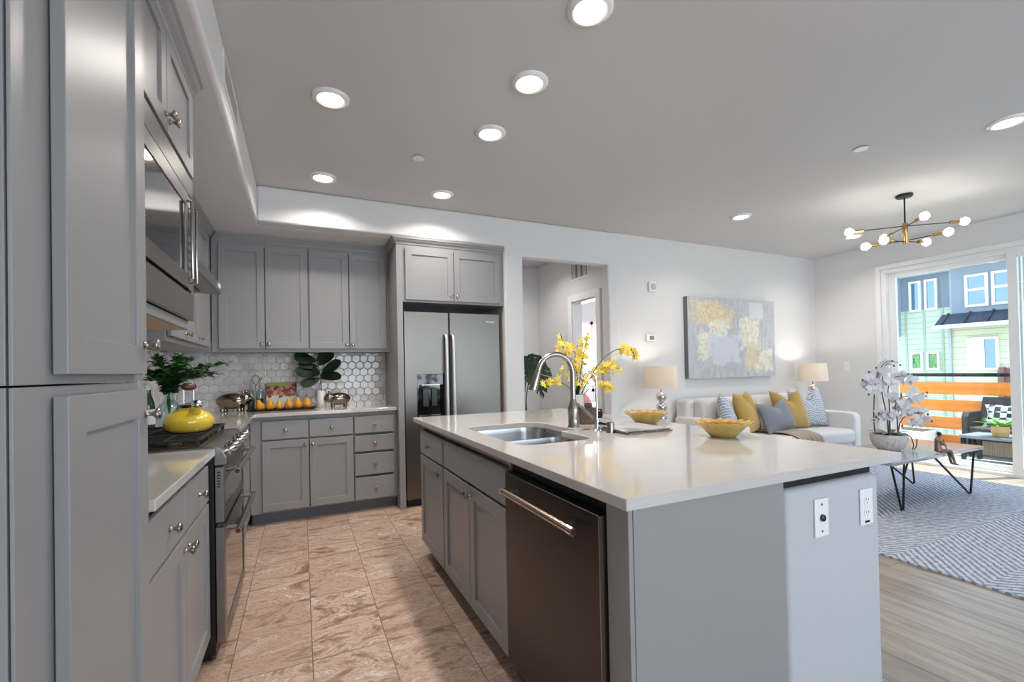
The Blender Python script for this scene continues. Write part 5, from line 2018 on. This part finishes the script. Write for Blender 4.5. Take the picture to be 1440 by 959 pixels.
t = thing('balcony_table', 'low dark outdoor table with wicker shelf beyond the glass', 'outdoor table', (7.62, 2.3, -.02))
MB().box(7.38, 7.86, 1.50, 2.80, .285, .318).build('table_top', mat('slate_table_top', (122, 126, 140), .4), t, bevel=.005)
for x in (7.41, 7.83):
    for y in (1.53, 2.77):
        MB().box(x-.02, x+.02, y-.02, y+.02, -.02, .285).build('leg', DARKM, t)
k = NT('wicker_weave')
w1 = k.n('TexWave', _bands_direction='Z', Vector=k.obj(), Scale=28.0)
w2 = k.n('TexWave', _bands_direction='Y', Vector=k.obj(), Scale=22.0)
k.set(Base__Color=k.mix(k.math('MULTIPLY', w1.outputs['Fac'], w2.outputs['Fac']), lin((84, 70, 58)), lin((168, 148, 124))), Roughness=.7)
WICK = k.m
MB().box(7.46, 7.80, 1.62, 2.62, .09, .262).build('wicker_drawer', WICK, t, bevel=.008)
t = thing('balcony_chair', 'dark wicker outdoor chair with patterned cushion behind the table', 'outdoor chair', (8.10, 2.46, -.02))
DW = mat('dark_wicker', (52, 46, 44), .6, bump=(90, .6))
MB().box(7.92, 8.36, 1.91, 2.93, .20, .36).build('seat', DW, t, bevel=.02)
MB().prism([(8.20, .36), (8.34, .74), (8.385, .74), (8.37, .36)], 1.93, 2.91, T=lambda p: (p[0], p[2], p[1])).build('backrest', DW, t, bevel=.01)
for y in (1.88, 2.90):
    MB().prism([(7.90, .0), (7.90, .50), (7.94, .56), (8.34, .56), (8.34, .0)], y, y+.07, T=lambda p: (p[0], p[2], p[1])).build('arm', DW, t, bevel=.01)
for x in (7.95, 8.33):
    for y in (1.95, 2.89):
        MB().box(x-.02, x+.02, y-.02, y+.02, -.02, .20).build('leg', DARKM, t)
k = NT('diamond_print_fabric')
ck = k.n('TexChecker', Vector=k.mapping(k.obj(), rot=(.78, 0, 0)), Color1=lin((232, 232, 232)), Color2=lin((52, 56, 62)), Scale=16.0)
k.set(Base__Color=ck.outputs['Color'], Roughness=.9)
o = cushion('black and white patterned cushion on the balcony chair', (8.12, 2.42, .365), .85, .30, .13, k.m, math.radians(-90), .30, name='cushion', group='balcony cushions')
del o['group']

ap = Vector((7.52, 2.475, .3185))
t = thing('potted_agave', 'bright green rosette plant in a woven pot on the balcony table', 'plant', ap)
k = NT('woven_pot')
w1 = k.n('TexWave', _bands_direction='Z', Vector=k.obj(), Scale=30.0)
k.set(Base__Color=k.mix(w1.outputs['Fac'], lin((176, 132, 84)), lin((216, 178, 126))), Roughness=.7)
MB().lathe([(.060, 0), (.068, .004), (.080, .07), (.078, .125), (.070, .13), (.066, .12), (.003, .118)], ap, seg=32).build('pot', k.m, t, smooth=50)
rg = random.Random(4)
for i in range(20):
    a = i*2.399
    el = .25+.9*(i/20)
    d = Vector((math.cos(a), math.sin(a), el))
    MB().leaf(ap+Vector((0, 0, .118)), d, d.cross(Vector((0, 0, 1))), rg.uniform(.17, .24), .045, .30, .8, 6, .25).build('leaf', LEAFB, t, smooth=80)

# ================================================================== townhouse across the street
SAGE = siding('sage_lap_siding', (196, 206, 184))
SAGE2 = siding('yellow_green_lap_siding', (206, 208, 178))
BLUEG = mat('blue_grey_panel', (128, 136, 148), .7)
PALEB = mat('pale_blue_panel', (150, 172, 196), .7)
ROOFM = mat('dark_metal_roof', (58, 62, 78), .35, .3)
WPANE = mat('window_reflecting_glass', (128, 150, 168), .03, 1.0)
t = thing('townhouse', 'sage and blue-grey townhouse facing the balcony', 'building', (18.5, 3.5, -6))
D = 17.0
MB().box(D, D+3, 6.42, 9.2, -6, 2.80).build('lower_wall', SAGE, t)
MB().box(D-.45, D+3, -12, 6.42, -6, 2.36).build('projecting_wall', SAGE2, t)
MB().box(D+.02, D+3, 5.2, 9.2, 2.80, 3.86).build('upper_wall', BLUEG, t)
MB().box(D-.50, D+3, -12, 6.33, 2.36, 3.84).build('bay_wall', BLUEG, t)
MB().box(D-.9, D+.2, 7.75, 8.35, 2.03, 3.97).build('corner_fin', PALEB, t)
MB().box(D-.25, D+3.2, 6.3, 9.4, 3.84, 3.98).build('gutter', mat('white_gutter', (214, 220, 224), .5), t, bevel=.03)
MB().box(D-.8, D+3.2, -12.2, 6.40, 3.84, 4.04).build('bay_gutter', MATS['white_gutter'], t, bevel=.03)
m = MB().prism([(D-1.0, 2.20), (D-.50, 2.55), (D-.45, 2.55), (D-.45, 2.20)], -12, 6.55, T=lambda p: (p[0], p[2], p[1]))
m.build('porch_roof', ROOFM, t)
m = MB()
for i in range(24):
    y = 6.4-.46*i
    m.prism([(D-1.0, 2.21), (D-.50, 2.56), (D-.50, 2.59), (D-1.0, 2.24)], y-.02, y+.02, T=lambda p: (p[0], p[2], p[1]))
m.build('roof_seams', mat('roof_seam', (44, 46, 58), .4), t)
MB().box(D-1.03, D-.97, -12, 6.57, 2.13, 2.23).build('porch_gutter', MATS['white_gutter'], t)
MB().box(D-.02, D+.05, 6.48, 6.56, -6, 3.84).build('downspout', mat('downspout_grey', (168, 176, 182), .5), t)
MB().box(D-.52, D-.44, 6.36, 6.43, -6, 2.2).build('porch_downspout', MATS['downspout_grey'], t)
for y in (7.62, 7.17, 6.74):
    MB().box(D-.015, D+.01, y-.03, y+.03, -6, 2.80).build('batten', mat('sage_trim', (166, 180, 160), .7), t)


def win(x, y0, y1, z0, z1, split=None, green=False, door=False):
    w = .055
    a, b = min(y0, y1), max(y0, y1)
    m = MB().box(x-.06, x+.02, a, b, z0, z0+w).box(x-.06, x+.02, a, b, z1-w, z1).box(x-.06, x+.02, a, a+w, z0+w, z1-w).box(x-.06, x+.02, b-w, b, z0+w, z1-w)
    if split:
        m.box(x-.05, x+.02, a+w, b-w, split-.03, split+.03)
    if door:
        c = a+(b-a)*.48
        m.box(x-.05, x+.02, c-.03, c+.03, z0+w, z1-w)
    f = m.build('window', TRIMW, t)
    if green:  # leaves on a dark sheet added behind the glass, standing in for reflected trees
        MB().box(x-.056, x-.050, a+w, b-w, z0+w, z1-w).build('pane', GLASS, f)
        MB().box(x-.012, x-.006, a+w, b-w, z0+w, z1-w).build('dark_room', mat('dark_interior', (48, 52, 46), .8), f)
        g_ = MB()
        q_ = random.Random(int(y0*100))
        for i in range(90):
            c_ = Vector((x-q_.uniform(.016, .034), q_.uniform(a+w+.03, b-w-.03), z0+w+(z1-z0-2*w)*q_.random()**1.3))
            a_ = q_.uniform(0, 2*PI)
            g_.leaf(c_, (0, math.cos(a_), math.sin(a_)), (-.35, -math.sin(a_), math.cos(a_)), .085, .045, .1, .8, 4)
        g_.v = [(p[0], min(max(p[1], a+w), b-w), min(max(p[2], z0+w), z1-w)) for p in g_.v]
        g_.build('reflected_greenery', LEAFB, f)
    else:
        MB().box(x-.025, x-.015, a+w, b-w, z0+w, z1-w).build('pane', WPANE, f)
    if door:
        MB().box(x-.04, x-.028, c+.03, b-w, z0+w, z1-w).build('blind', mat('pale_blind', (228, 224, 210), .8), f)
    return f


win(D, 7.51, 7.215, 2.76, 3.68)
win(D, 7.13, 6.825, 2.77, 3.68)
win(D, 7.52, 7.205, .985, 1.52, green=True)
win(D, 7.126, 6.813, .985, 1.52, green=True)
XB = D-.5
win(XB, 6.03, 5.57, 2.69, 3.56, split=3.15)
win(XB, 5.50, 5.04, 2.69, 3.56, split=3.15)
win(XB, 4.55, 4.09, 2.69, 3.56, split=3.15)
win(XB, 3.95, 3.50, 2.69, 3.56, split=3.15)
win(D-.45, 6.05, 5.42, .98, 1.86, door=True)
win(D-.45, 4.5, 3.6, .98, 1.86)
MB().box(D-.62, D-.45, 5.30, 5.40, -6, 1.05).build('brown_pier', mat('brown_stucco', (128, 96, 88), .8), t)
MB().box(D-.50, D-.40, 5.0, 5.45, -6, 1.02).build('brown_wall', MATS['brown_stucco'], t)
struct('ground', B(8.6, 40, -30, 40, -6.2, -6), mat('street_ground', (150, 150, 146), .9))
